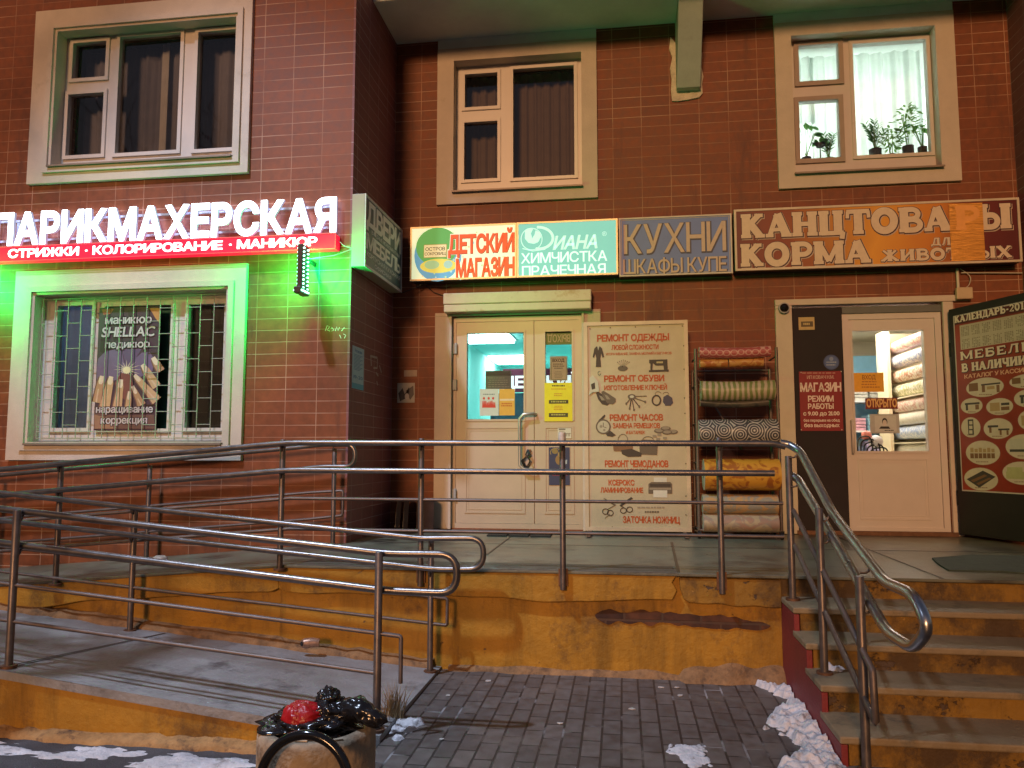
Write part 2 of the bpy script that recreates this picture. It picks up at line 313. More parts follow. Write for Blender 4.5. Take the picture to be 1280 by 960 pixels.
class Canvas:                                       # a flat print on a real panel: u,v in metres on its plane, layers 0.4 mm apart
    def __init__(s, o, u=(1, 0, 0), v=(0, 0, 1), n=(0, -1, 0), base=.0015, step=.0004):
        s.o, s.u, s.v, s.n = Vector(o), Vector(u).normalized(), Vector(v).normalized(), Vector(n).normalized(); s.base, s.step = base, step
        s.mb = MB(); s.mats = []; s.C = (0, 0, 1)
    def crop(s, x0, y0, k): s.C = (x0, y0, k); return s
    def uv(s, x, y):
        d = ray(s.C[0]+x*s.C[2], s.C[1]+y*s.C[2]); o = Vector((0, 0, CZ)); t = (s.o-o).dot(s.n)/d.dot(s.n); q = o+d*t-s.o
        return Vector((q.dot(s.u), q.dot(s.v)))
    def mi(s, m):
        if m not in s.mats: s.mats.append(m)
        return s.mats.index(m)
    def P(s, a, lay): return s.o+s.u*a[0]+s.v*a[1]+s.n*(s.base+s.step*lay)
    def poly(s, pts, m, lay=0): s.mb.add([s.P(p, lay) for p in pts], [tuple(range(len(pts)))], s.mi(m))
    def box(s, xl, xr, yt, yb):
        xm, ym = (xl+xr)/2, (yt+yb)/2; return s.uv(xl, ym).x, s.uv(xr, ym).x, s.uv(xm, yb).y, s.uv(xm, yt).y
    def rect(s, xl, xr, yt, yb, m, lay=0):
        a, b, c, d = s.box(xl, xr, yt, yb); s.poly([(a, c), (b, c), (b, d), (a, d)], m, lay)
    def urect(s, a, b, c, d, m, lay=0): s.poly([(a, c), (b, c), (b, d), (a, d)], m, lay)
    def cpoly(s, pts, m, lay=0): s.poly([s.uv(*p) for p in pts], m, lay)
    def ell(s, xl, xr, yt, yb, m, lay=0, n=28):
        a, b, c, d = s.box(xl, xr, yt, yb); s.poly([((a+b)/2+(b-a)/2*math.cos(2*math.pi*i/n), (c+d)/2+(d-c)/2*math.sin(2*math.pi*i/n)) for i in range(n)], m, lay)
    def stroke(s, pts, wd, m, lay=0, closed=False):
        q = [Vector(p) for p in pts]; n = len(q); o = []
        for i in range(n):
            t = (q[min(i+1, n-1)]-q[max(i-1, 0)]); t = t.normalized() if t.length else Vector((1, 0)); nn = Vector((-t.y, t.x)); o += [q[i]-nn*wd/2, q[i]+nn*wd/2]
        s.mb.add([s.P(p, lay) for p in o], [(2*i, 2*i+2, 2*i+3, 2*i+1) for i in range(n-1)], s.mi(m))
    def cstroke(s, pts, wd, m, lay=0): s.stroke([s.uv(*p) for p in pts], wd, m, lay)
    def text(s, t, xl, xr, yt, yb, m, bold=0, lay=2, flip=False, shift=(0, 0), uvbox=None, slant=0, gap=0, caps='H', deep=0, side=None):
        a, b, c, d = uvbox or s.box(xl, xr, yt, yb); out, W = layout(t, gap); bold *= .72
        ys = [p.y for ch, _ in out if ch != '•' for q in glyph(ch)[0] for p in q]
        lo, hi = (0, max(p.y for q in glyph('Н')[0] for p in q)) if caps == 'H' else (min(ys), max(ys))
        if caps == 'x': lo, hi = 0, max(p.y for q in glyph('н')[0] for p in q)
        kx, ky = (b-a)/W, (d-c)/(hi-lo); k = s.mi(m)
        def T(p, ox, ly):
            y = (p.y-lo)*ky; x = (p.x+ox)*kx
            if flip: x = (b-a)-x; y = (d-c)-y if flip == 2 else y
            return s.P((a+x+slant*y+shift[0], c+y+shift[1]), ly)
        for ch, ox in out:
            if ch == '•':
                pts = [Vector((.11+.09*math.cos(i*.5236), .36+.09*math.sin(i*.5236))) for i in range(12)]
                s.mb.add([T(p, ox, lay) for p in pts], [tuple(range(12))], k); continue
            cs, (ov, fs) = glyph(ch); s.mb.add([T(p, ox, lay) for p in ov], fs, k)
            for q in cs:
                if bold:
                    rb = ribbon(q, bold); n = len(rb)
                    s.mb.add([T(p, ox, lay+.3) for pr in rb for p in pr], [(2*i, 2*((i+1) % n), 2*((i+1) % n)+1, 2*i+1) for i in range(n)], k)
                if deep:
                    for e in (0, 1) if bold else (0,):
                        pp = [pr[e] for pr in ribbon(q, bold)] if bold else q
                        n = len(pp); f1 = [T(p, ox, lay+.3) for p in pp]; s.mb.add(f1+[p-s.n*deep for p in f1], [(i, (i+1) % n, (i+1) % n+n, i+n) for i in range(n)], s.mi(side) if side else k)
    def serif(s, t, xl, xr, yt, yb, m, lay=2, grow=0, shift=(0, 0), gap=.06, uvbox=None):
        a, b, c, d = uvbox or s.box(xl, xr, yt, yb); W = sum(SERIF[ch][0]+gap if ch != ' ' else .5 for ch in t)-gap; kx, ky = (b-a)/W, d-c; x0 = 0; k = s.mi(m)
        for ch in t:
            if ch == ' ': x0 += .5; continue
            wd, st = SERIF[ch]; e = 0
            def put(pl, w2):
                nonlocal e
                q = [Vector(((x0+p[0])*kx, p[1]*ky)) for p in pl]; n = len(q); o = []
                if grow and (q[0]-q[-1]).length > 1e-4:
                    q[0] = q[0]-(q[1]-q[0]).normalized()*grow; q[-1] = q[-1]+(q[-1]-q[-2]).normalized()*grow
                cl = (q[0]-q[-1]).length < 1e-4
                for i in range(n):
                    A = q[i-1] if i else (q[-2] if cl else q[0]); B = q[i+1] if i < n-1 else (q[1] if cl else q[-1])
                    tt = (B-A).normalized(); nn = Vector((-tt.y, tt.x)); h = w2*1.42*ky/2+grow; o += [q[i]-nn*h, q[i]+nn*h]
                s.mb.add([s.P((a+p.x+shift[0], c+p.y+shift[1]), lay+e*.06) for p in o], [(2*i, 2*i+2, 2*i+3, 2*i+1) for i in range(n-1)], k); e += 1
            for plist, w2, fl in st:
                put(plist, w2)
                ends = []
                if 's' in fl: ends.append(plist[0])
                if 'S' in fl: ends.append(plist[-1] if '0' not in fl else plist[0])
                for p in ends:
                    y = .055 if p[1] < .5 else .945; h = (w2*ky/kx)/2+.1*ky/kx*.9
                    put([(p[0]-h, y), (p[0]+h, y)], .11)
            x0 += wd+gap
    def build(s, name, parent=None, label=None): return s.mb.build(name, s.mats, parent, label=label)

# ------------------------------------------------------------------ shared materials
TILE = ((.245, .066, .020), (.20, .052, .016), (.47, .27, .17))
m_tile = brick_mat('wall_tile_front', *TILE, .285, .1045, .0036, 'XZ', (-.80+.285*10, -4.065+.1045*60), mfade=.75, rough=.6, cell=.26, grime=(.125, .036, .018))
m_tile_side = brick_mat('wall_tile_side', (.25, .095, .095), (.22, .083, .083), (.45, .34, .33), .285, .1045, .0032, 'YZ', (0, -4.065+.1045*60), mfade=.7, rough=.6, cell=.18)
m_cream = mat('cream_plaster', (.62, .53, .43), .8, var=.07, scale=5, bump=.25, bscale=90, stain=(.5, .42, .31), sscale=4, sth=.62)
m_ceil = mat('ceiling_paint', (.70, .77, .71), .8, var=.08, scale=3, bump=.15, bscale=40)
m_pvc = mat('white_plastic', (.64, .58, .52), .35, var=.04, scale=4, stain=(.55, .47, .38), sscale=6, sth=.66)
m_pvc2 = mat('door_plastic', (.49, .39, .28), .35, var=.05, scale=3, stain=(.48, .39, .28), sscale=3.5, sth=.6)
m_sash_shade = mat('shaded_sash', (.36, .28, .22), .5, var=.06)  # shade on the vent sash, put into a darker frame colour
m_glass = glass_mat('window_glass')
m_glass_clear = glass_mat('door_glass', refl=.02)
m_sill = mat('metal_sill', (.26, .2, .16), .5, .3, var=.15)
m_dark = mat('dark_room', (.05, .05, .06), .9, var=.1)
m_steel = mat('brushed_steel', (.20, .185, .18), .32, .85, var=.2, scale=14, rvar=.09, bump=.05, bscale=120)
m_post = mat('weathered_post_steel', (.15, .125, .115), .42, .65, var=.25, scale=16, rvar=.12, stain=(.12, .06, .035), sscale=9, sth=.62)
m_bar = mat('painted_bar_steel', (.17, .135, .12), .5, .5, var=.2, scale=20, rvar=.1)
def worn_paint(name, col, dirt, under, dth, uth, seed):   # weathered paint: vertical dirt runs, soot blotches, flaked spots
    m = bpy.data.materials.new(name); n, l, b = nodes_of(m); tc = n.new('ShaderNodeTexCoord')
    def nz(sc, vs, det=8, ro=.68):
        mp = n.new('ShaderNodeMapping'); mp.inputs['Scale'].default_value = vs; mp.inputs['Location'].default_value = (seed, seed*.7, 0); l.new(tc.outputs['Object'], mp.inputs[0])
        t = n.new('ShaderNodeTexNoise'); t.inputs['Scale'].default_value = sc; t.inputs['Detail'].default_value = det; t.inputs['Roughness'].default_value = ro; l.new(mp.outputs[0], t.inputs['Vector']); return t.outputs[0]
    def ramp(f, p0, p1, c0=(0, 0, 0), c1=(1, 1, 1)):
        r = n.new('ShaderNodeValToRGB'); e = r.color_ramp.elements; e[0].position = p0; e[1].position = p1; e[0].color = tuple(c0)+(1,); e[1].color = tuple(c1)+(1,); l.new(f, r.inputs[0]); return r.outputs[0]
    def mix(f, a, c, k=1):
        x = n.new('ShaderNodeMixRGB'); l.new(a, x.inputs[1]); x.inputs[2].default_value = tuple(c)+(1,)
        if k < 1:
            q = n.new('ShaderNodeMath'); q.operation = 'MULTIPLY'; q.inputs[1].default_value = k; l.new(f, q.inputs[0]); l.new(q.outputs[0], x.inputs[0])
        else: l.new(f, x.inputs[0])
        return x.outputs[0]
    c = ramp(nz(4, (1, 1, 1)), .3, .7, [v*.78 for v in col], [v*1.12 for v in col])
    c = mix(ramp(nz(5, (1, 1, .16)), .5, .68), c, [v*.42 for v in col], .8)
    c = mix(ramp(nz(2.2, (1, 1, .8), 10, .75), dth, dth+.13), c, dirt, .85)
    fl = ramp(nz(7, (1, 1, 1.3), 10, .72), uth, uth+.02); c = mix(fl, c, under)
    c = mix(ramp(nz(26, (1, 1, 1), 6), .67, .70), c, [min(1, v*1.5+.05) for v in col], .6)
    l.new(c, b.inputs['Base Color']); h = nz(20, (1, 1, 1)); mr = n.new('ShaderNodeMapRange'); mr.inputs[3].default_value = .45; mr.inputs[4].default_value = .8; l.new(h, mr.inputs[0]); l.new(mr.outputs[0], b.inputs['Roughness'])
    ad = n.new('ShaderNodeMath'); ad.operation = 'MULTIPLY_ADD'; ad.inputs[1].default_value = -.8; l.new(fl, ad.inputs[0]); l.new(h, ad.inputs[2])
    bp = n.new('ShaderNodeBump'); bp.inputs['Strength'].default_value = .7; bp.inputs['Distance'].default_value = .012; l.new(ad.outputs[0], bp.inputs['Height']); l.new(bp.outputs[0], b.inputs['Normal'])
    MATS[name] = m; return m
m_ochre = worn_paint('ochre_paint', (.42, .212, .016), (.11, .055, .018), (.20, .12, .06), .53, .66, 3.0)
m_ochre2 = worn_paint('ochre_paint_worn', (.31, .165, .018), (.05, .028, .016), (.09, .055, .035), .44, .60, 8.0)
m_mortar = mat('mortar_skirt', (.25, .135, .055), .85, var=.35, scale=12, bump=.9, bscale=34, stain=(.12, .065, .03), sscale=7, sth=.52)
m_deck = mat('porch_concrete', (.155, .155, .112), .34, var=.22, scale=4, bump=.25, bscale=50, rvar=.16, stain=(.065, .062, .048), sscale=1.8, sth=.5)
m_tread = mat('tread_concrete', (.27, .205, .12), .6, var=.2, scale=6, bump=.35, bscale=60, stain=(.12, .105, .075), sscale=4, sth=.55)
m_ramp = mat('ramp_concrete', (.27, .265, .26), .42, var=.2, scale=5, bump=.5, bscale=40, rvar=.15, stain=(.11, .11, .115), sscale=3, sth=.55)
m_red = mat('red_cheek_paint', (.22, .022, .026), .55, var=.16, scale=5, bump=.25, stain=(.12, .03, .025), sscale=4, sth=.56)
m_black = mat('black_plastic', (.012, .012, .014), .35, var=.1)
m_rust = mat('rusty_hardware', (.16, .08, .045), .6, .5, var=.3, scale=30)
m_grey_trim = mat('grey_trim', (.30, .32, .33), .5, .2, var=.08)
m_alu = mat('aluminium_trim', (.58, .56, .52), .4, .7, var=.1)

# ------------------------------------------------------------------ ground
def grid(name, x0, x1, y0, y1, z, m, n=1):
    mb = MB(); xs = [x0+(x1-x0)*i/n for i in range(n+1)]; ys = [y0+(y1-y0)*i/n for i in range(n+1)]
    for i in range(n):
        for j in range(n): mb.quad((xs[i], ys[j], z), (xs[i+1], ys[j], z), (xs[i+1], ys[j+1], z), (xs[i], ys[j+1], z))
    return mb.build(name, m)
m_asph = mat('asphalt', (.072, .072, .078), .75, var=.3, scale=7, bump=.9, bscale=140, rvar=.15)
tag(grid('asphalt_road', -120, 120, -160, 60, -.06, m_asph), None, None, kind='structure')
m_pave = brick_mat('paving_blocks', (.15, .128, .115), (.10, .086, .08), (.026, .023, .022), .205, .098, .006, 'YX', (.03, .02), offset=.5, rough=.5, bump=1., mfade=.1, rvar=.2, grime=(.15, .128, .11), cell=.4, mortar2=(.34, .33, .33))
pv = MB(); pv.box(-1.2, 12, -6, 5.14, -.12, .0)
tag(pv.build('paving', m_pave), None, None, kind='structure')

# ------------------------------------------------------------------ the apartment building
bld = thing('apartment_building', (0, D, 0), 'red brown tiled apartment block with cream framed windows and two shop doors', 'building')
WIN = {   # surround, opening, wall plane
 'A': ((-1.872, -.215, 3.97, 5.64), (-1.697, -.37, 4.11, 5.505), D), 'B': ((1.535, 3.19, 3.97, 5.65), (1.692, 3.02, 4.125, 5.51), D),
 'C': ((-5.51, -3.305, 3.93, 5.63), (-5.27, -3.46, 4.10, 5.41), L), 'F': ((-5.563, -3.285, 1.353, 3.098), (-5.351, -3.466, 1.515, 2.87), L)}
D1 = (-1.72, -.368, .672, 2.80); D2 = (1.622, 2.965, .672, 2.82)
ex = lambda r, e: (r[0]-e, r[1]+e, r[2]-e, r[3]+e)
mb = plate(MB(), -9.5, XC-.02, -.3, 9, L, L+.3, [ex(WIN[k][1], .03) for k in 'CF']); mb.build('wall', m_tile, bld)
MB().box(XC-.02, XC, L, D+.3, -.3, 9).build('wall', m_tile_side, bld)
mb = plate(MB(), XC, 3.7, .3, 9, D, D+.3, [ex(WIN['A'][1], .03), ex(WIN['B'][1], .03), D1, D2]); mb.build('wall', m_tile, bld)
MB().box(3.68, 4.0, 5.6, D, -.3, 9).build('wall', m_tile_side, bld)
MB().box(XC+.001, 3.679, 6.8, D-.001, 5.75, 5.98).build('balcony_slab', m_ceil, bld, bevel=.01)
bm_ = MB(); bm_.prism([(D-.002, 5.02), (D-.10, 5.02), (7.04, 5.749), (D-.002, 5.749)], 'X', .578, .808); bm_.build('cantilever_beam', mat('beam_paint', (.42, .48, .43), .8, var=.1, scale=6, bump=.3, stain=(.33, .36, .33)), bld, bevel=.008)
pp = MB(); random.seed(3)
o_ = [(.535, 4.93), (.60, 4.925), (.70, 4.935), (.80, 4.95), (.835, 4.99), (.83, 5.08), (.845, 5.16), (.83, 5.27), (.84, 5.4), (.815, 5.5), (.59, 5.52), (.53, 5.6), (.515, 5.48), (.545, 5.38), (.52, 5.27), (.535, 5.15), (.525, 5.05)]
pp.prism(o_, 'Y', D-.022, D-.001); pp.build('plaster_patch', mat('rough_plaster', (.66, .58, .44), .9, var=.2, scale=16, bump=1, bscale=50), bld)
def pane_rects(Y, lst):
    o = []
    for a, b, c, d in lst:
        p, q, s, t = onY(a, (b+d)/2, Y), onY(c, (b+d)/2, Y), onY((a+c)/2, b, Y), onY((a+c)/2, d, Y); o.append((p.x, q.x, t.z, s.z))
    return o
PANES = {'A': [(581.9, 93.8, 622.4, 135), (581, 153.8, 622.4, 225), (642, 86, 718, 222)],
         'B': [(997.5, 58, 1047, 103), (998.5, 127.5, 1048, 199.5), (1067, 54, 1159, 194)],
         'C': [(94, 55, 135, 99), (87, 119, 131, 195), (150, 46, 226, 191), (248, 41, 296, 187)],
         'F': [(72, 383, 115, 535), (131, 383, 214, 536), (236, 381, 281, 535)]}
def wave_sheet(x0, x1, z0, z1, y, amp, n, seed, thick=.004, flare=.0):
    random.seed(seed); mb = MB(); ph = [random.uniform(0, 6) for _ in range(4)]; N = int((x1-x0)/.012); M = 6
    def Y(x, z): return y+amp*(math.sin(x*n+ph[0])+.5*math.sin(x*n*2.3+ph[1])+.3*math.sin(x*n*.37+ph[2]+z*.8))
    vs = [(x0+(x1-x0)*i/N, Y(x0+(x1-x0)*i/N, j), z0+(z1-z0)*j/M) for j in range(M+1) for i in range(N+1)]
    return mb.add(vs, [(j*(N+1)+i, j*(N+1)+i+1, (j+1)*(N+1)+i+1, (j+1)*(N+1)+i) for j in range(M) for i in range(N)], 0, True)
def room(x0, x1, y0, y1, z0, z1, m, name='room'):
    mb = MB(); mb.quad((x0, y1, z0), (x1, y1, z0), (x1, y1, z1), (x0, y1, z1)); mb.quad((x0, y0, z0), (x0, y1, z0), (x0, y1, z1), (x0, y0, z1)); mb.quad((x1, y0, z0), (x1, y1, z0), (x1, y1, z1), (x1, y0, z1))
    mb.quad((x0, y0, z0), (x1, y0, z0), (x1, y1, z0), (x0, y1, z0)); mb.quad((x0, y0, z1), (x1, y0, z1), (x1, y1, z1), (x0, y1, z1)); return mb
m_lit = mat('lit_room_wall', (.75, .8, .77), .9, var=.05)
for k in 'ABCF':
    sur, opn, yw = WIN[k]; yf = yw+.10; P = pane_rects(yf+.02, PANES[k])
    fr = plate(MB(), opn[0], opn[1], opn[2], opn[3], yf, yf+.06, P)
    for i, p in enumerate(P):
        if k == 'B' and i < 2: continue
        ring(fr, *ex(p, .034), .034, yf-.018, yf+.001)
    win = fr.build('window', m_pvc, bld, bevel=.004)
    pg = MB()
    for p in P: pg.quad((p[0], yf+.03, p[2]), (p[1], yf+.03, p[2]), (p[1], yf+.03, p[3]), (p[0], yf+.03, p[3]))
    pg.build('pane', m_glass_clear if k == 'B' else m_glass, win)
    if k == 'B': win_b = win
    sr = MB(); plate(sr, *sur, yw-.04, yw+.13, [opn])
    if k in 'CF': ring(sr, *ex(opn, .075), .05, yw-.062, yw-.0395)
    sr.build('window_surround', m_cream, win, bevel=.006)
    s_ = MB(); z = opn[2]; s_.prism([(yw-.085, z-.012), (yf-.005, z+.014), (yf-.005, z+.006), (yw-.08, z-.028), (yw-.085, z-.028)], 'X', opn[0]-.01, opn[1]+.01); s_.build('window_sill', m_sill, win)
    if k in 'AB': MB().box(sur[0], sur[1], yw-.03, yw-.001, sur[3]+.001, 5.749).build('lintel_strip', m_ceil, win)
    if k == 'B':
        sb = MB(); p, q = P[0], P[1]
        ring(sb, *ex(p, .045), .045, yf-.024, yf+.001); ring(sb, *ex(q, .045), .045, yf-.024, yf+.001); sb.build('vent_sash', m_sash_shade, win, bevel=.004)
        room(opn[0]-.5, opn[1]+.5, yw+.31, yw+2.6, opn[2]-.03, opn[3]+.15, m_lit).build('room', m_lit, win)
        wave_sheet(opn[0]+.32, opn[1]+.1, opn[2]-.02, opn[3]+.1, yw+.62, .02, 42, 5).build('curtain', cloth_mat('white_net_curtain', (.74, .8, .76), .55), win)
        wave_sheet(opn[0]-.1, opn[0]+.36, opn[2]+.75, opn[3]+.1, yw+.60, .025, 60, 6).build('curtain', MATS['white_net_curtain'], win)
    else:
        room(opn[0]-.15, opn[1]+.15, yw+.31, yw+1.3, opn[2]-.15, opn[3]+.15, m_dark).build('room', m_dark, win)
        c = {'A': (.20, .14, .10), 'C': (.27, .27, .36), 'F': (.30, .46, .74)}[k]
        if k == 'F': MB().box(opn[0]+.1, opn[1]-.1, yw+.6, yw+1.1, opn[3]+.10, opn[3]+.13).build('added_salon_light', mat('added_salon_light_panel', (.8, .9, 1), .5, var=0, emit=(.75, .88, 1), es=2.2), win)  # unseen glowing panel added to brighten the blinds from behind
        cm = cloth_mat('curtain_'+{'A': 'brown', 'C': 'grey', 'F': 'blue_grey'}[k], c, .5 if k == 'F' else .2)
        if k == 'F':
            wave_sheet(opn[0], opn[0]+.62, opn[2], opn[3], yf+.085, .004, 30, 8).build('blind', cm, win); wave_sheet(opn[1]-.5, opn[1], opn[2], opn[3], yf+.09, .004, 30, 9).build('blind', mat('dark_blind', (.07, .085, .10), .8), win)
            MB().box(opn[0]+.62, opn[1]-.5, yf+.10, yf+.11, opn[2], opn[3]).build('backing_board', mat('green_backing', (.10, .40, .34), .7), win)
        else:
            wave_sheet(opn[0]+.02, opn[1]-.02, opn[2], opn[3], yw+.36, .016, 55 if k == 'A' else 38, 11 if k == 'A' else 12).build('curtain', cm, win)
            if k == 'C':
                q = onY(207, 100, yw+.33); wave_sheet(q.x-.035, q.x+.04, opn[2], opn[3], yw+.315, .006, 70, 3).build('curtain', cloth_mat('pale_curtain_edge', (.78, .78, .82), .3), win)
    if k == 'F':                                     # window grille with staggered cross pieces
        g = MB(); x0, x1, z0, z1 = opn[0]+.03, opn[1]-.02, opn[2]+.035, opn[3]-.03; r = .0042
        for a, b in (((x0, z0), (x1, z0)), ((x1, z0), (x1, z1)), ((x1, z1), (x0, z1)), ((x0, z1), (x0, z0)), ((x0, z0+.06), (x1, z0+.06))): g.tube([(a[0], yw+.03, a[1]), (b[0], yw+.03, b[1])], r, 6)
        nb = 14; xs = [x0+(x1-x0)*i/nb for i in range(nb+1)]
        for x in xs[1:-1]: g.tube([(x, yw+.03, z0), (x, yw+.03, z1)], r, 6)
        for i in range(nb):
            for j in range(6):
                z = z0+.12+(j+.5*(i % 2))*.235
                if z < z1-.03 and (i < 4 or i > 7): g.tube([(xs[i], yw+.03, z), (xs[i+1], yw+.03, z)], r*.9, 6)
        g.build('grille', mat('grille_paint', (.36, .36, .28), .5, var=.1), win)
MB().box(1.75, 3.0, D+1.2, D+2.2, 5.58, 5.61).build('room_lamp', mat('cool_room_lamp', (.9, 1, .95), .5, var=0, emit=(.92, 1, .93), es=12), win_b)
# doors
def door_leaf(x0, x1, z0, z1, y, glass, low, hinge, nm, m, parent):
    lf = plate(MB(), x0, x1, z0, z1, y, y+.06, [glass]); ring(lf, *ex(glass, .02), .02, y-.008, y+.001)
    ring(lf, *low, .018, y-.007, y+.001); ring(lf, *ex(low, -.035), .006, y-.004, y+.001)
    o = lf.build(nm, m, parent, bevel=.003); return o
def pane(g, y, parent, m): MB().quad((g[0], y, g[2]), (g[1], y, g[2]), (g[1], y, g[3]), (g[0], y, g[3])).build('pane', m, parent)
yd = D+.03
fr = ring(MB(), D1[0]+.004, D1[1]-.004, D1[2]-.002, D1[3]-.004, .05, yd-.01, yd+.07); dd = fr.build('double_door', m_pvc2, bld, bevel=.004)
G1 = (-1.555, -.975, 1.755, 2.63); G2 = (-.755, -.49, 1.755, 2.63)
l1 = door_leaf(-1.665, -.872, .722, 2.744, yd, G1, (-1.57, -.96, .82, 1.68), 0, 'door_leaf', m_pvc2, dd); l2 = door_leaf(-.864, -.422, .722, 2.744, yd, G2, (-.77, -.475, .82, 1.68), 0, 'door_leaf', m_pvc2, dd)
pane(G1, yd+.03, dd, m_glass_clear); pane(G2, yd+.03, dd, m_glass_clear)
h = MB(); q = onY(662, 518, yd-.05); h.tube([(q.x+.06, yd, 1.80), (q.x+.05, yd-.055, 1.805), (q.x-.06, yd-.06, 1.80), (q.x-.10, yd-.06, 1.755), (q.x-.10, yd-.06, 1.30), (q.x-.06, yd-.06, 1.26), (q.x+.05, yd-.055, 1.25), (q.x+.06, yd, 1.25)], .015, 8); h.build('handle', m_alu, dd)
for z in (.95, 2.05, 2.42): MB().box(-1.70, -1.655, yd-.03, yd-.011, z, z+.11).build('hinge', m_grey_trim, dd, bevel=.004)
MB().box(-.876, -.860, yd+.02, yd+.058, .722, 2.744).build('meeting_strip', m_pvc2, dd)
lk = MB(); lk.tube([(-.91, yd-.01, 1.44), (-.91, yd-.02, 1.44)], .014, 10); lk.build('lock', m_rust, dd)
MB().box(-1.76, -.287, D-.15, D-.002, 2.822, 2.90).box(-1.765, -.283, D-.158, D-.002, 2.9, 3.014).build('shutter_box', mat('shutter_cream', (.64, .55, .38), .5, var=.06, scale=8, stain=(.5, .36, .18), sscale=5), bld, bevel=.01)
dp = MB(); dp.box(-1.88, -1.724, D-.02, D+.05, .665, 2.84).box(-.364, -.20, D-.02, D+.05, .665, 2.84).box(-1.88, -.20, D-.025, D+.05, 2.803, 2.821); dp.box(-1.726, -1.70, D-.045, D-.022, .665, 2.8).box(-.386, -.362, D-.045, D-.022, .665, 2.8)
dp.build('door_surround', m_cream, bld, bevel=.004)
# second entrance: fixed dark leaf and glazed door
MB().box(D2[0]+.004, 2.078, D-.005, D+.06, .675, 2.80).build('fixed_leaf', mat('dark_brown_leaf', (.016, .010, .011), .75, var=.2, scale=5, stain=(.05, .035, .03), sscale=9, sth=.66), bld, bevel=.006)
dd2 = ring(MB(), 2.081, 2.962, .675, 2.735, .055, yd-.012, yd+.07).build('shop_door', m_pvc, bld, bevel=.004)
G3 = (2.172, 2.806, 1.435, 2.57)
door_leaf(2.138, 2.905, .73, 2.678, yd, G3, (2.18, 2.80, .80, 1.37), 0, 'door_leaf', m_pvc, dd2); pane(G3, yd+.03, dd2, m_glass_clear)
h = MB(); h.tube([(2.135, yd-.005, 1.72), (2.13, yd-.055, 1.72), (2.13, yd-.055, 1.42), (2.135, yd-.005, 1.42)], .013, 8).box(2.112, 2.14, yd-.015, yd-.008, 1.36, 1.80); h.build('handle', m_pvc, dd2)
MB().box(2.081, 2.962, D+.0, D+.08, 2.737, 2.80).build('transom', mat('grey_transom', (.12, .13, .12), .5), bld)
s2 = MB(); s2.box(1.465, 1.618, D-.035, D+.03, .665, 2.79).box(1.465, 3.21, D-.036, D+.03, 2.823, 2.882).box(1.465, 1.619, D-.036, D+.03, 2.79, 2.8225).box(2.968, 3.06, D-.03, D+.03, .665, 2.822); s2.build('door_surround', m_cream, bld, bevel=.006)
MB().box(1.60, 3.0, D-.05, D-.004, .662, .70).build('threshold', m_rust, bld)
# rooms behind the two doors
m_r1 = mat('shop_wall_cyan', (.40, .78, .75), .8, var=.03)
room(-2.2, .5, D+.31, D+6.4, HP, 3.0, m_r1).build('room', m_r1, bld)
m_r2 = mat('shop_wall_warm', (.8, .74, .6), .8, var=.04)
room(1.55, 3.75, D+.31, D+3.6, HP, 2.95, m_r2).build('room', m_r2, bld)

# ------------------------------------------------------------------ porch, stairs, ramp
random.seed(21)
def rag(a, b, n, amp, seed, fr=3.0):                # ragged offsets along an edge
    return [(a+(b-a)*i/n, amp*noise.noise((seed, (a+(b-a)*i/n)*fr, .3))) for i in range(n+1)]
porch = thing('entrance_porch', (0, 6.3, 0), 'raised concrete porch with worn ochre painted front wall before the two shop doors', 'porch')
MB().box(XC+.001, 3.679, EY, D-.001, HP-.019, HP).build('landing_slab', m_deck, porch, bevel=.004)
MB().box(XC, .968, EY+.05, EY+.35, -.1, HP-.0195).build('front_wall', m_ochre, porch)
fw = MB()                                            # thicker painted band under the slab, broken at the right
fw.prism([(XC, HP-.02), (XC, .50)]+[(x, .475+dz) for x, dz in rag(XC+.05, .30, 40, .03, 2.0)]+[(.33, .55), (.30, .60), (.325, HP-.02)], 'Y', EY+.008, EY+.049); fw.build('painted_band', m_ochre, porch, bevel=.006)
fw = MB(); fw.prism([(.345, HP-.03), (.35, .56), (.37, .5)]+[(x, .47+dz) for x, dz in rag(.4, .965, 14, .03, 5.0, 6)]+[(.966, HP-.03)], 'Y', EY+.012, EY+.049); fw.build('painted_band', m_ochre2, porch, bevel=.006, label='crumbling dirty end of the painted band')
MB().box(-2.2, .335, EY+.002, 5.34, HP+.0005, HP+.003).build('bare_edge_strip', mat('bare_concrete_strip', (.115, .10, .08), .55, var=.25, scale=7, bump=.5, bscale=50, stain=(.06, .05, .04), sscale=3, sth=.52), porch)
jn = MB()
for x_ in (-1.02, 1.9): jn.box(x_, x_+.012, EY+.003, D-.03, HP+.0032, HP+.0045)
jn.box(-2.3, 3.6, 6.42, 6.43, HP+.0032, HP+.0045); jn.build('slab_joint', m_black, porch)
eb = MB(); z = lambda x: .385-.02*(x+.2)
hh = lambda x: min(1, max(0, (x+.19)/.05))**.5*min(1, max(0, (.90-x)/.16))**.6
top = [(x, .375-.045*max(0, x-.2)+(.034+dz)*hh(x)) for x, dz in rag(-.19, .90, 90, .020, 8.0, 16)]; bot = [(x, .37-.045*max(0, x-.2)-(.034+dz)*hh(x)) for x, dz in rag(.89, -.18, 90, .022, 11.0, 15)]
eb.prism(top+bot, 'Y', EY+.044, EY+.0498)
m_hole = brick_mat('exposed_brick', (.17, .062, .022), (.05, .022, .015), (.07, .045, .03), .24, .075, .008, 'XZ', (0, .02), offset=.5, rough=.85, bump=1, mfade=.3, cell=.5, grime=(.02, .014, .012))
eb.build('exposed_brick', m_hole, porch)
sk = MB(); n = 70                                    # crumbling mortar and packed snow along the foot of the wall
vs = []; fs = []
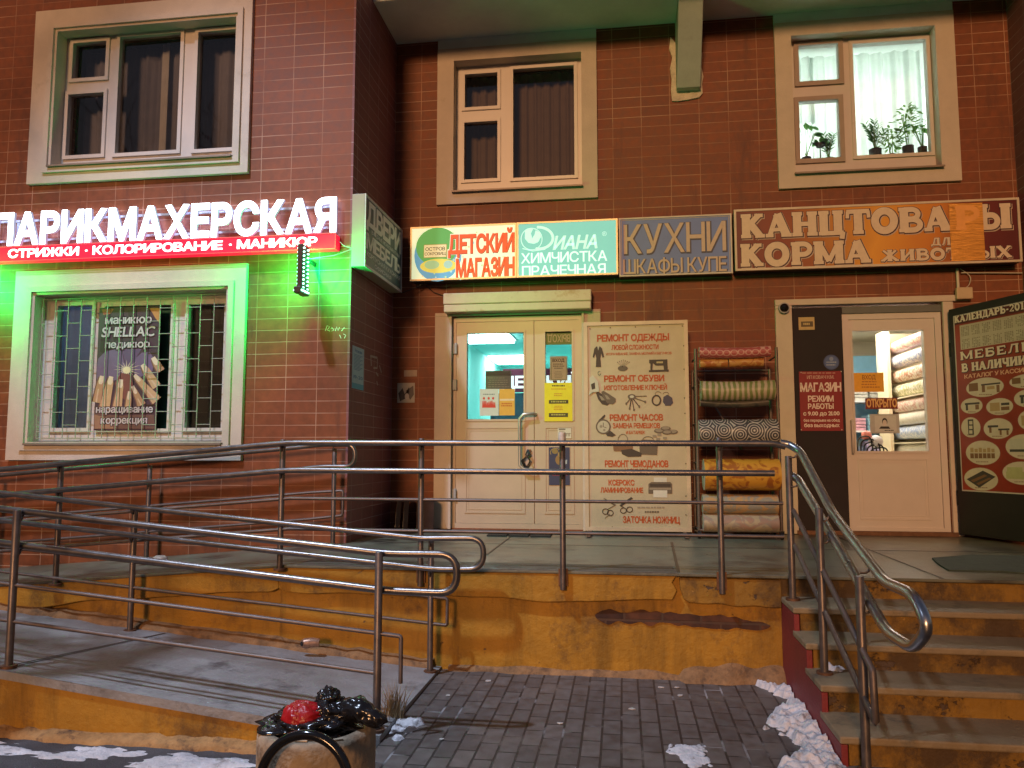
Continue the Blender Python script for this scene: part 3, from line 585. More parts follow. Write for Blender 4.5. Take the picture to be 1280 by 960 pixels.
for i in range(n+1):
    x = -1.15+(.968+1.15)*i/n; a = .035+.03*noise.noise((x*4, 1, 0))+(.05 if x > .35 else 0)*(1+noise.noise((x*5, 3, 0))); b = .045+.03*noise.noise((x*5, 7, 0))+(.06 if x > .35 else 0)*(1+noise.noise((x*6, 4, 0)))
    vs += [(x, EY+.052, max(.015, a)), (x, EY+.052-max(.01, b)*.5, max(.01, a*.7)), (x, EY+.05-max(.015, b), -.01)]
for i in range(n): fs += [(3*i, 3*i+1, 3*i+4, 3*i+3), (3*i+1, 3*i+2, 3*i+5, 3*i+4)]
sk.add(vs, fs, 0, True); sk.build('mortar_skirt', m_mortar, porch)
st = thing('staircase', (2.3, 4.4, 0), 'five concrete steps with ochre risers and a red painted cheek beside the porch', 'stairs')
FR = [4.73, 4.44, 4.14, 3.81]; ZS = [.528, .396, .264, .132]
for i, (y, z) in enumerate(zip(FR, ZS)):
    yb = EY+.05 if i == 0 else FR[i-1]+.035
    MB().box(.964, 5.5, y, yb, z-.035, z).build('step_tread', m_tread, st, bevel=.008)
    MB().box(1.006, 5.5, y+.02, yb+.05, z-.134, z-.0355).build('step_riser', m_ochre2, st)
MB().box(.969, 5.5, EY+.04, EY+.3, .49, HP-.0195).build('step_riser', m_ochre2, st)
ck = MB(); pf = [(EY+.05, -.05), (EY+.05, .49), (4.735, .49), (4.735, .359), (4.445, .359), (4.445, .227), (4.145, .227), (4.145, .095), (3.815, .095), (3.815, -.05)]
ck.prism(pf, 'X', .968, .999); ck.build('cheek_wall', m_red, st, bevel=.004)
# upper ramp: falls to the left along the projecting wall; lower ramp: comes back to the right in front of it
SL = .086
uz = lambda x: HP+SL*(x-XC) if x < XC else HP
ur = thing('upper_ramp', (-4.5, 5.7, 0), 'upper concrete wheelchair ramp falling left under the salon window behind an ochre side wall', 'ramp')
mb = MB(); mb.prism([(-6.3, uz(-6.3)-.019), (XC, HP-.019), (XC, HP), (-6.3, uz(-6.3))], 'Y', EY, L-.001); mb.build('ramp_deck', m_deck, ur, bevel=.008)
mb = MB(); mb.prism([(-6.3, -.1), (XC-.001, -.1), (XC-.001, HP-.0195), (-6.3, uz(-6.3)-.0195)], 'Y', EY+.05, EY+.3); mb.build('side_wall', m_ochre, ur)
mb = MB(); mb.prism([(x, uz(x)-.02) for x in (-6.3, -3, XC-.001)]+[(XC-.001, .5)]+[(x, uz(x)-.17+dz) for x, dz in rag(XC-.05, -6.3, 50, .03, 3.3, 2.5)], 'Y', EY+.01, EY+.049); mb.build('painted_band', m_ochre, ur, bevel=.005)
lz = lambda x, y: (.03+.112*(-1.2-x)) if y < 4.4 else (.015+.09*(-1.2-x))
lr = thing('lower_ramp', (-3, 4.4, 0), 'lower concrete wheelchair ramp in front, running down to the paving with an ochre kerb face', 'ramp')
mb = MB(); N = 24; xs = [-6.3+(5.1)*i/N for i in range(N+1)]
for i in range(N):
    a, b = xs[i], xs[i+1]; f = .006*noise.noise((a*3, 0, 0)); g = .006*noise.noise((b*3, 0, 0))
    A, B, C_, D_ = (a, 3.79, lz(a, 3.8)+f), (b, 3.79, lz(b, 3.8)+g), (b, 5.098, lz(b, 5)+g), (a, 5.098, lz(a, 5)+f)
    mb.quad(A, B, C_, D_)
mb.quad((-6.3, 3.79, lz(-6.3, 3.8)), (-1.2, 3.79, .03), (-1.2, 3.79, -.02), (-6.3, 3.79, lz(-6.3, 3.8)-.035)); mb.quad((-1.2, 3.79, .03), (-1.2, 5.098, .015), (-1.2, 5.098, -.1), (-1.2, 3.79, -.1))
mb.build('ramp_deck', m_ramp, lr)
mb = MB(); mb.prism([(-6.3, -.2), (-1.22, -.1), (-1.22, .0), (-6.3, lz(-6.3, 3.8)-.03)], 'Y', 3.80, 3.95); mb.build('side_wall', m_ochre, lr)
def skirt(x0, x1, y, zf, h, wd, seed, n=60):
    mb = MB(); vs = []; fs = []
    for i in range(n+1):
        x = x0+(x1-x0)*i/n; z = zf(x); a = h*(1+.45*noise.noise((x*3.1, seed, 0))+.5*noise.noise((x*14, seed, 5))); b = wd*(1+.4*noise.noise((x*2.7, seed+3, 0))+.5*noise.noise((x*11, seed, 8)))
        vs += [(x, y, z+a), (x, y-b*.55, z+a*.8), (x, y-b*.9, z+a*.35), (x, y-b, z-.02)]
    for i in range(n): fs += [(4*i+k, 4*i+k+1, 4*i+k+5, 4*i+k+4) for k in range(3)]
    return mb.add(vs, fs, 0, True)
skirt(-6.3, -1.3, 3.801, lambda x: -.058, .036, .085, 2, 140).build('mortar_skirt', mat('mortar_skirt_pale', (.34, .19, .07), .85, var=.35, scale=12, bump=1, bscale=34, stain=(.10, .055, .03), sscale=7, sth=.52), lr)
skirt(-6.3, -1.25, EY+.051, lambda x: lz(x, 5), .05, .10, 9).build('mortar_skirt', m_mortar, lr)
jt = MB(); jt.quad((-3.32, 3.8, lz(-3.32, 3.8)+.009), (-3.305, 3.8, lz(-3.3, 3.8)+.009), (-3.10, 5.0, lz(-3.1, 5)+.008), (-3.115, 5.0, lz(-3.1, 5)+.008)); jt.build('expansion_joint', m_black, lr)

# ------------------------------------------------------------------ railings
def bend(pts, rad, n=5):                             # round the corners of a polyline
    pts = [Vector(p) for p in pts]; o = [pts[0]]
    for i in range(1, len(pts)-1):
        a, b, c = pts[i-1], pts[i], pts[i+1]; d1 = (a-b); d2 = (c-b); r = min(rad, d1.length*.49, d2.length*.49)
        p, q = b+d1.normalized()*r, b+d2.normalized()*r
        for k in range(n+1):
            t = k/n; o.append(p*(1-t)**2+b*2*t*(1-t)+q*t*t)
    return o+[pts[-1]]
RR = .0185
def post(par, x, y, z0, z1, r=.0195, foot=True, side=False):
    mb = MB(); mb.tube([(x, y, z0), (x, y, z1-.004), (x, y, z1)], [r, r, r*.82], 12)
    o = mb.build('post', m_post, par)
    f = MB()
    if side: f.box(x-.03, x+.03, y+.012, y+.035, z0+.02, z0+.13)
    else: f.tube([(x, y, z0-.002), (x, y, z0+.012)], .042, 12)
    f.build('base_plate', m_rust, o); return o
def bracket(par, x, y, z, dx, dy, nm='bracket'):
    mb = MB(); mb.tube(bend([(x, y, z-.05), (x+dx*.7, y+dy*.7, z-.05), (x+dx, y+dy, z-.012)], .02, 3), .006, 6); mb.build(nm, m_post, par)
def bars(par, segs, w=.018):
    for s in segs:
        mb = MB(); mb.tube(s, w/2*1.25, 4); o = mb.build('bar', m_bar, par)
# porch railing, running on down the outer edge of the upper ramp
pr_ = thing('porch_railing', (-1, EY, HP), 'long steel pipe railing along the porch edge, bending down left along the upper ramp', 'railing')
yr = EY-.022; ry = yr-.042
for x in (-1.331, -.389, .604): post(pr_, x, yr, .545, 1.515, side=True)
tw = MB(); tw.tube([(-.389, yr, 1.475), (-.391, yr, 1.52), (-.388, yr, 1.552)], [.023, .025, .022], 12); tw.build('tape_wrap', mat('pale_tape', (.62, .58, .5), .5, var=.25, scale=40), pr_)
for x in (XC+.02, -3.98, -5.6): post(pr_, x, yr, uz(x)-.03, uz(x)+.85)
def rz(x, h): return h if x > -2.25 else h+SL*(x+2.25)
for h in (1.487, 1.302):
    pts = [(-6.3, ry, rz(-6.3, h)), (-2.45, ry, rz(-2.45, h)), (-2.25, ry, h), (.93, ry, h-.01)]
    if h > 1.4: pts += [(1.0, ry+.005, h-.03)]
    mb = MB(); mb.tube(bend(pts, .12), RR+.001, 14); mb.build('handrail', m_steel, pr_)
for x in (-1.331, -.389, .604, XC+.02, -3.98):
    for h in (1.487, 1.302): bracket(pr_, x, yr, rz(x, h), 0, -.042)
for h in (1.11, .905):
    bars(pr_, [[(-6.3, yr, rz(-6.3, h)), (-2.25, yr, h), (.985, yr, h-.005)]])
# stair railing
sr_ = thing('stair_railing', (1.05, 4.4, 0), 'shiny steel stair handrail with a closed loop end going down beside the steps', 'railing')
for x, y, z0, z1 in ((1.012, 4.965, .53, 1.40), (1.035, 4.35, .264, 1.125), (1.06, 3.76, .0, .86)): post(sr_, x, y, z0, z1, .021)
mb = MB(); mb.tube(bend([(.97, ry, 1.482), (1.02, ry, 1.472), (1.075, 4.93, 1.43), (1.10, 4.34, 1.105), (1.11, 3.56, .865), (1.115, 3.25, .87), (1.12, 3.12, .77), (1.115, 3.28, .655), (1.11, 3.56, .655), (1.09, 4.34, .99), (1.06, 4.95, 1.262), (1.02, 5.0, 1.285)], .075, 6), .0235, 16)
mb.build('handrail', mat('polished_steel', (.46, .47, .49), .3, 1, var=.12, scale=18, rvar=.08, stain=(.32, .3, .3), sscale=14, sth=.6), sr_)
for x, y, z, hz in ((1.012, 4.94, 1.44, 0), (1.012, 4.94, 1.262, 0), (1.035, 4.35, 1.105, 0), (1.035, 4.35, .99, 0), (1.06, 3.76, .925, 0), (1.06, 3.76, .745, 0)): bracket(sr_, x, y, z, .055, 0)
zz = lambda y, h: h+.44*(y-4.96)
bars(sr_, [bend([(1.03, 4.96, 1.07), (1.06, 3.62, zz(3.62, 1.07)), (1.06, 3.60, zz(3.6, .86)), (1.03, 4.96, .86)], .01, 1)], .026)
# inner wall railing of the upper ramp
ir = thing('wall_railing', (-3.5, 6.2, HP), 'steel pipe railing beside the tiled wall under the salon window with rounded end', 'railing')
for x in (-2.39, -4.06, -5.6): post(ir, x, 6.2, uz(x), uz(x)+.80)
h1 = lambda x: uz(x)+.83
pts = [(-6.3, 6.17, h1(-6.3)), (-2.72, 6.17, h1(-2.72)+.005), (-2.5, 6.17, 1.487), (-2.2, 6.17, 1.487), (-2.2, 6.17, 1.305), (-2.5, 6.17, 1.305), (-2.72, 6.17, h1(-2.72)-.18), (-6.3, 6.17, h1(-6.3)-.185)]
mb = MB(); mb.tube(bend(pts, .091, 7), RR, 12); mb.build('handrail', m_steel, ir)
bars(ir, [bend([(-6.3, 6.2, h1(-6.3)-.38), (-2.6, 6.2, h1(-2.6)-.38), (-2.31, 6.2, 1.105), (-2.31, 6.2, .90), (-2.6, 6.2, h1(-2.6)-.6), (-6.3, 6.2, h1(-6.3)-.6)], .02, 2)])
for x in (-2.39, -4.06):
    for k in (0, .182): bracket(ir, x, 6.2, h1(x)-k, 0, -.03)
# lower ramp, back and front railings
rb = thing('back_ramp_railing', (-2.5, 4.93, 0), 'steel railing of the lower ramp standing against the ochre wall, with rounded end', 'railing')
SB = .0875
for x in (-1.24, -3.34, -5.4): post(rb, x, 4.95, lz(x, 5), .862+SB*(-1.24-x)+.004)
b1 = lambda x: .868+SB*(-1.24-x)
pts = [(-6.3, 4.90, b1(-6.3)), (-1.28, 4.90, .868), (-1.18, 4.90, .872), (-.885, 4.90, .878), (-.885, 4.90, .682), (-1.2, 4.90, .675), (-6.3, 4.90, b1(-6.3)-.19)]
mb = MB(); mb.tube(bend(pts, .098, 7), RR, 14); mb.build('handrail', m_steel, rb)
bars(rb, [bend([(-6.3, 4.95, b1(-6.3)-.385), (-1.13, 4.95, .485), (-1.13, 4.95, .315), (-6.3, 4.95, b1(-6.3)-.56)], .01, 1)])
for x in (-1.24, -3.34):
    for k in (0, .19): bracket(rb, x, 4.95, b1(x)-k, 0, -.05)
rf = thing('front_ramp_railing', (-2.3, 3.85, 0), 'nearest steel railing along the outer edge of the lower ramp, ending behind the bin', 'railing')
SF = .092; f1 = lambda x: .905+SF*(-1.24-x)
for x in (-1.236, -3.3, -5.4): post(rf, x, 3.85, lz(x, 3.8), f1(x)+.012, .0205)
pts = [(-6.3, 3.895, f1(-6.3)), (-1.42, 3.895, f1(-1.42)), (-1.22, 3.895, .902), (-.84, 3.895, .905), (-.84, 3.895, .71), (-1.2, 3.895, .715), (-6.3, 3.895, f1(-6.3)-.185)]
mb = MB(); mb.tube(bend(pts, .097, 7), RR+.0008, 16); mb.build('handrail', m_steel, rf)
bars(rf, [bend([(-6.3, 3.85, f1(-6.3)-.39), (-1.115, 3.85, .50), (-1.115, 3.85, .27)], .012, 2), [(-6.3, 3.85, f1(-6.3)-.58), (-1.236, 3.85, .315)]])
for x in (-1.236, -3.3):
    for k in (0, .185): bracket(rf, x, 3.85, f1(x)-k, 0, .045)

# ------------------------------------------------------------------ signs
G_SIGN = 'shop sign boards above the doors'
def board(name, x0, x1, z0, z1, yf, yb, frame_m, rim, face_m, label, parent_cat='sign', body_m=None):
    t = thing(name, ((x0+x1)/2, yb, z0), label, parent_cat)
    MB().box(x0+.004, x1-.004, yf+.012, yb, z0+.004, z1-.004).build('cabinet', body_m or m_grey_trim, t)
    ring(MB(), x0, x1, z0, z1, rim, yf, yf+.03).build('frame', frame_m, t, bevel=.003)
    MB().box(x0+rim-.002, x1-rim+.002, yf+.006, yf+.0115, z0+rim-.002, z1-rim+.002).build('face_panel', face_m, t)
    return t, yf+.006
# salon sign: lit channel letters over a red lit band
sal = thing('salon_sign', (-4.1, L, 3.2), 'long salon sign of glowing white letters above a lit red strip of services', 'sign')
m_led = mat('white_led_face', (.8, .85, 1), .4, var=0, emit=(.80, .90, 1), es=6)
m_leds = mat('letter_side_glow', (.5, .5, .55), .5, var=0, emit=(.62, .66, 1), es=.35)
m_halo = mat('letter_back_glow', (.5, .5, .6), .5, var=0, emit=(.50, .46, 1), es=4.5)
cv = Canvas((0, L-.052, 0), base=.0); cv.text('ПАРИКМАХЕРСКАЯ', 0, 0, 0, 0, m_halo, uvbox=(-5.78, -2.455, 3.345, 3.632), gap=.05); cv.build('back_glow', sal)
cv = Canvas((0, L-.088, 0), base=.0); cv.text('ПАРИКМАХЕРСКАЯ', 0, 0, 0, 0, m_led, bold=.05, uvbox=(-5.78, -2.455, 3.345, 3.632), gap=.05, deep=.03, side=m_leds); cv.build('lettering', sal)
MB().box(-5.9, -2.46, L-.03, L-.02, 3.38, 3.40).box(-5.9, -2.46, L-.03, L-.02, 3.57, 3.59).box(-5.6, -5.57, L-.02, L, 3.36, 3.58).box(-2.65, -2.62, L-.02, L, 3.36, 3.58).build('mounting_rail', m_grey_trim, sal)
MB().box(-5.9, -2.437, L-.115, L-.004, 3.178, 3.312).build('red_band', mat('red_led_band', (.7, .01, .03), .4, var=0, emit=(1, .008, .05), es=.95), sal, bevel=.006)
ring(MB(), -5.9, -2.432, 3.174, 3.316, .006, L-.121, L-.116).build('band_trim', mat('band_trim', (.7, .1, .12), .4, emit=(1, .1, .12), es=.5), sal)
cv = Canvas((0, L-.116, 0)).crop(0, 0, .375); cv.text('СТРИЖКИ • КОЛОРИРОВАНИЕ • МАНИКЮР', 30, 1055, 803, 846, mat('white_led_text', (.9, .9, .9), .4, var=0, emit=(1, .93, .95), es=2.2), bold=.05, uvbox=(onY(11, 315, L-.116).x, onY(396, 303, L-.116).x, 3.21, 3.285)); cv.build('lettering', sal)
# furniture box sign on the side wall
fb = thing('double_sided_box_sign', (XC, 6.7, 3.0), 'narrow box sign on the dark side wall, lettered for doors and furniture', 'sign')
MB().box(XC+.006, -2.208, 6.325, 7.46, 3.035, 3.685).build('cabinet', mat('sign_white_metal', (.36, .36, .27), .45, var=.05), fb, bevel=.004)
mb = MB(); 
for a in ((6.325, 7.46, 3.035, 3.06), (6.325, 7.46, 3.66, 3.685), (6.325, 6.345, 3.06, 3.66), (7.435, 7.46, 3.06, 3.66)): mb.box(-2.2078, -2.198, *a)
mb.build('frame', mat('sign_rim', (.62, .64, .64), .45), fb)
MB().box(-2.2078, -2.203, 6.345, 7.435, 3.06, 3.66).build('face_panel', mat('navy_sign_face', (.09, .15, .17), .45, var=.1), fb)
cv = Canvas((-2.203, 0, 0), u=(0, 1, 0), n=(1, 0, 0)); pw = ink((.88, .9, .86)); ps = ink((.7, .76, .78))
cv.text('ДВЕРИ', 0, 0, 0, 0, pw, bold=.055, uvbox=(6.37, 7.41, 3.43, 3.635)); cv.text('МЕБЕЛЬ', 0, 0, 0, 0, pw, bold=.05, uvbox=(6.37, 7.41, 3.215, 3.345))
cv.text('ВХОДНЫЕ МЕЖКОМНАТНЫЕ', 0, 0, 0, 0, ps, bold=.03, uvbox=(6.5, 7.38, 3.372, 3.405)); cv.text('КОРПУСНАЯ КУХОННАЯ', 0, 0, 0, 0, ps, bold=.03, uvbox=(6.38, 7.40, 3.145, 3.185)); cv.text('ОФИСНАЯ', 0, 0, 0, 0, ps, bold=.03, uvbox=(6.6, 7.1, 3.085, 3.12)); cv.build('lettering', fb)
# children's shop light box and dry cleaner light box
xm = onY(645.6, 315, 7.4).x
m_frm = mat('lightbox_frame', (.72, .55, .30), .4, .3, var=.12, emit=(.9, .75, .45), es=.05)
t, yf = board('childrens_shop_sign', -2.10, xm-.002, 3.143, 3.696, 7.405, D-.002, m_frm, .016, mat('lit_cream_face', (.75, .85, .7), .5, var=.1, scale=14, emit=(.66, .80, .50), es=.68), 'backlit pale sign with red children\'s shop lettering and a green island picture', body_m=mat('dark_cabinet', (.03, .028, .026), .5))
cv = Canvas((0, yf, 0)).crop(500, 260, .21875)
E_ = lambda c, s=.5: ink(c, s)
cv.ell(82, 352, 120, 420, E_((.12, .40, .62)), 0); cv.ell(92, 335, 112, 330, E_((.10, .42, .10)), 1); cv.ell(115, 325, 290, 372, E_((.72, .68, .12)), 2); cv.ell(140, 225, 300, 350, E_((.35, .6, .3)), 3); cv.ell(250, 300, 300, 345, E_((.35, .62, .5)), 3)
random.seed(5)
for _ in range(70):
    a, b = random.uniform(110, 630), random.uniform(128, 405); s_ = random.uniform(4, 8); cv.ell(a-s_, a+s_, b-s_, b+s_, E_(random.choice([(.85, .75, .3), (.45, .75, .4), (.85, .6, .35), (.4, .7, .75)])), .2, 8)
cv.rect(136, 268, 208, 284, E_((.35, .28, .06)), 4); cv.rect(139, 265, 211, 281, E_((.78, .72, .38)), 5)
dk = E_((.08, .06, .02)); cv.text('ОСТРОВ', 146, 258, 224, 244, dk, bold=.02, lay=6); cv.text('СОКРОВИЩ', 142, 262, 253, 270, dk, bold=.02, lay=6)
rd = E_((.80, .115, .03)); db = E_((.30, .05, .03))
for tx, a in (('ДЕТСКИЙ', (278, 650, 152, 252)), ('МАГАЗИН', (322, 652, 288, 388))):
    cv.text(tx, *a, E_((.9, .8, .6)), bold=.11, lay=6.4); cv.text(tx, *a, db, bold=.068, lay=7.2, shift=(.004, -.004)); cv.text(tx, *a, rd, bold=.05, lay=8)
cv.build('print', t)
t, yf = board('dry_cleaner_sign', xm+.002, -.021, 3.143, 3.697, 7.405, D-.002, m_frm, .016, mat('lit_teal_face', (.1, .35, .3), .5, var=.1, scale=5, emit=(.20, .62, .52), es=.72), 'backlit turquoise dry cleaning and laundry sign with white lettering', body_m=MATS['dark_cabinet'])
cv = Canvas((0, yf, 0)).crop(500, 260, .21875); wt = E_((.66, .90, .84), .8); w2 = E_((.5, .8, .72), .75)
cv.text('ХИМЧИСТКА', 693, 1183, 251, 309, wt, bold=.012); cv.text('ПРАЧЕЧНАЯ', 698, 1175, 325, 382, wt, bold=.012)
cv.text('ИАНА', 876, 1125, 158, 232, w2, bold=.04, slant=.22); cv.text('®', 1155, 1181, 134, 160, w2, caps='all')
c0 = (757, 176)
def circ(cx, cy, rx, ry, a0, a1, n=30): return [(cx+rx*math.cos(R(a0+(a1-a0)*i/n)), cy+ry*math.sin(R(a0+(a1-a0)*i/n))) for i in range(n+1)]
cv.cstroke(circ(752, 178, 60, 62, 0, 360), .008, w2, 2); cv.cstroke(circ(790, 172, 84, 62, -95, 100), .026, w2, 2.4); cv.cstroke(circ(800, 172, 62, 62, 60, 110), .02, w2, 2.8)
cv.cpoly([(715, 130), (735, 118), (760, 120), (748, 145), (756, 175), (770, 150), (775, 128), (800, 140), (806, 165), (790, 195), (765, 205), (735, 200), (714, 175)], w2, 3.2); cv.cstroke([(700, 232), (760, 246), (830, 236)], .008, w2, 2)
cv.build('print', t)
# kitchens sign
t, yf = board('kitchens_sign', -.010, 1.062, 3.126, 3.708, 7.44, D-.002, mat('sign_rim_pale', (.62, .58, .5), .45), .014, mat('slate_face', (.14, .24, .60), .5, var=.07, scale=4), 'unlit slate grey kitchen and wardrobe sign with two lines of cream letters', body_m=MATS['dark_cabinet'])
cv = Canvas((0, yf, 0)).crop(0, 0, 1); pc = ink((.62, .50, .40)); nb_ = ink((.07, .075, .12))
for a in (('КУХНИ', (780, 907, 279, 315)), ('ШКАФЫ КУПЕ', (779, 908, 322.5, 340.5))):
    b_ = .012
    cv.text(a[0], *a[1], nb_, bold=b_+.035, lay=1, shift=(.006, -.006)); cv.text(a[0], *a[1], pc, bold=b_, lay=2)
ring(cv.mb, .012, 1.04, 3.147, 3.687, .006, yf-.0019, yf-.0016, cv.mi(ink((.45, .42, .40)))); cv.build('print', t)
# stationery sign: dark red to orange print; a brassy sheet paints in lamp glare on a glossy part
m = bpy.data.materials.new('red_orange_print'); n_, l_, b_ = nodes_of(m); tc = n_.new('ShaderNodeTexCoord'); sp = n_.new('ShaderNodeSeparateXYZ'); l_.new(tc.outputs['Object'], sp.inputs[0])
nz = n_.new('ShaderNodeTexNoise'); nz.inputs['Scale'].default_value = 2.5; l_.new(tc.outputs['Object'], nz.inputs['Vector'])
ma = n_.new('ShaderNodeMath'); ma.operation = 'MULTIPLY_ADD'; ma.inputs[1].default_value = .5; l_.new(nz.outputs[0], ma.inputs[0]); l_.new(sp.outputs[0], ma.inputs[2])
mr = n_.new('ShaderNodeMapRange'); mr.inputs[1].default_value = -1.25+.25; mr.inputs[2].default_value = 1.25+.25; l_.new(ma.outputs[0], mr.inputs[0])
rp = n_.new('ShaderNodeValToRGB'); cr = rp.color_ramp; cr.elements[0].color = (.13, .012, .006, 1); cr.elements[1].color = (.10, .004, .008, 1)
for p, c in ((.2, (.26, .045, .008, 1)), (.5, (.80, .36, .03, 1)), (.72, (.62, .21, .02, 1)), (.84, (.15, .010, .010, 1))): e = cr.elements.new(p); e.color = c
l_.new(mr.outputs[0], rp.inputs[0]); l_.new(rp.outputs[0], b_.inputs['Base Color']); b_.inputs['Roughness'].default_value = .45
t, yf = board('stationery_sign', 1.083, 3.605, 3.142, 3.738, 7.42, D-.002, mat('sign_rim_cream', (.66, .56, .42), .45), .02, m, 'wide red and orange stationery and pet food sign with thick outlined letters', body_m=MATS['dark_cabinet'])
cv = Canvas((0, yf, 0)).crop(900, 240, .296875); lc = ink((.74, .60, .44)); ld = ink((.055, .012, .02)); ls = ink((.56, .44, .33))
for tx, a, g in (('КАНЦТОВАРЫ', (88, 1225, 73, 172), .012), ('КОРМА', (86, 632, 212, 304), .012), ('ЖИВОТНЫХ', (676, 1228, 236, 283), .008), ('ДЛЯ', (888, 1012, 192, 223), .005)):
    cv.serif(tx, *a, ls, lay=1, grow=g*.5, shift=(g*.9, -g*1.0)); cv.serif(tx, *a, ld, lay=2.6, grow=g*.62, shift=(g*.25, -g*.3)); cv.serif(tx, *a, lc, lay=5)
cv.build('print', t)
mo = mat('painted_glare', (.80, .36, .08), .36, .75, var=.4, scale=5, stretch=(1, 1, 22), bump=.35, bscale=7)  # brassy colour stands in for the street lamp's reflection
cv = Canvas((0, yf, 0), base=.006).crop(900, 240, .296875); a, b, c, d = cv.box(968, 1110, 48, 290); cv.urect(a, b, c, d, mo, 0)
MB().box(a, b, yf-.006, yf-.0045, c, d).build('glare_sheet', mo, t)
cv.mb = MB(); cv.mats = []; fa = mat('faint_letter', (.78, .38, .11), .5, .5, var=.1)  # letters toned down to match the painted glare
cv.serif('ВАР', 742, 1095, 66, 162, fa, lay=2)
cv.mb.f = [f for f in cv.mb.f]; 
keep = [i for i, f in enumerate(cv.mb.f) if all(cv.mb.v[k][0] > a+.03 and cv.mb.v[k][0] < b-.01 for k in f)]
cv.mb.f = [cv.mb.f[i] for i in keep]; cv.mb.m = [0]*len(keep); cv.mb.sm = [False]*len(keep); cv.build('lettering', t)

# green LED signs that hang from the ends of the salon sign
def led_sign(x, label, on=True):
    t = thing('led_sign', (x, L, 2.76), label, 'LED sign')
    MB().box(x-.022, x+.022, 6.02, 6.16, 2.80, 3.17).box(x-.03, x+.03, 5.98, 6.16, 2.745, 2.80).box(x-.01, x+.01, 6.16, L, 3.05, 3.09).build('housing', m_black, t, bevel=.004)
    md = mat('led_dots', (.3, 1, .7), .3, var=0, emit=(.35, 1, .72), es=7); mb = MB()
    for sx in (-1, 1):
        for i in range(11):
            for y in (6.045, 6.13):
                c = (x+sx*.026, y, 2.80+i*.034); mb.lathe([(0, -.008), (.008, -.004), (.008, .004), (0, .008)], c, 6)
        for y in (6.0, 6.035, 6.07, 6.10, 6.13): mb.lathe([(0, -.008), (.008, -.004), (.008, .004), (0, .008)], (x+sx*.034, y, 2.77), 6)
    mb.build('diodes', md, t)
    for sx in (-1, 1):
        g = bpy.data.lights.new('green_led_light', 'AREA'); g.shape = 'RECTANGLE'; g.size = .16; g.size_y = .40; g.energy = 21; g.spread = R(140); g.color = (.0, 1, .13)
        o = bpy.data.objects.new('green_led_light', g); COL.objects.link(o); o.location = (x+sx*.05, 6.09, 2.98); o.rotation_euler = Vector((sx, .95, -.10)).to_track_quat('-Z', 'Z').to_euler()
    return t
led_sign(-2.66, 'small black sign with green glowing diodes hanging below the red strip by the corner')
led_sign(-6.02, 'green diode sign at the far left end of the salon sign')
cb_ = MB(); a = onY(420, 298, L-.02); b = onX(442, 314, XC+.01); c = onY(395, 334, L-.1)
cb_.tube([(a.x, L-.05, a.z), (-2.38, 6.30, 3.215), (XC+.006, 6.33, 3.20)], .004, 6); cb_.tube([(-2.63, 6.15, 3.07), (-2.45, 6.25, 3.12), (XC+.006, 6.33, 3.19)], .004, 6)
tag(cb_.build('cable', mat('pale_cable', (.6, .6, .6), .5)), 'two thin pale wires from the salon sign to the corner box sign', 'cable')
cb_ = MB(); a = onY(506, 357, 7.5); cb_.tube([(XC+.1, 7.3, 3.06), (-2.2, 7.45, 3.03), (-2.05, 7.5, 3.10), (-1.98, 7.5, 3.14)], .005, 6); cb_.tube([(-1.98, 7.55, 3.13), (-1.9, 7.58, 3.06), (-1.80, 7.58, 3.02)], .004, 6)
tag(cb_.build('cable', m_black), 'black wire drooping under the left end of the backlit children\'s shop sign', 'cable')
jb = thing('junction_box', (2.97, D, 2.86), 'small cream junction box with a looped white wire above the second shop door', 'junction box')
a = onY(1203, 367, D-.03); MB().box(a.x-.07, a.x+.07, D-.085, D-.037, a.z-.06, a.z+.05).build('box', mat('junction_cream', (.55, .42, .26), .5), jb, bevel=.008)
mb = MB(); mb.tube(bend([(a.x-.03, D-.02, a.z+.05), (a.x-.03, D-.02, 3.13)], .01), .014, 8); mb.tube(bend([(a.x-.01, D-.03, 3.13), (a.x+.09, D-.03, 3.05), (a.x+.05, D-.04, 2.95), (a.x-.02, D-.03, 2.93)], .05), .004, 6); mb.tube([(a.x+.0, D-.025, 3.09), (3.67, D-.025, 3.07)], .006, 6); mb.build('conduit', mat('conduit_white', (.6, .55, .45), .5), jb)

# ------------------------------------------------------------------ posters and notices
def sheet(name, plane_y, crop, quad, label, cat, col, th=.004, draw=None, group=None, flipless=None):
    cv = Canvas((0, plane_y-th, 0), base=.0006, step=.0003).crop(*crop); a, b, c, d = cv.box(*quad)
    o = MB().box(a, b, plane_y-th, plane_y-.0005, c, d).build(name, ink(col)); 
    tag(o, label, cat, group)
    if draw:
        draw(cv); cv.build('print', o)
    return o
def lines(cv, xl, xr, y0, n, dy, h, m, lay=1, seed=0):
    random.seed(seed)
    for i in range(n):
        a = xl+random.uniform(0, .12)*(xr-xl); b = xr-random.uniform(0, .2)*(xr-xl); x = a
        while x < b-2:
            wd = random.uniform(.06, .16)*(xr-xl); cv.rect(x, min(b, x+wd), y0+i*dy, y0+i*dy+h, m, lay); x += wd+.03*(xr-xl)
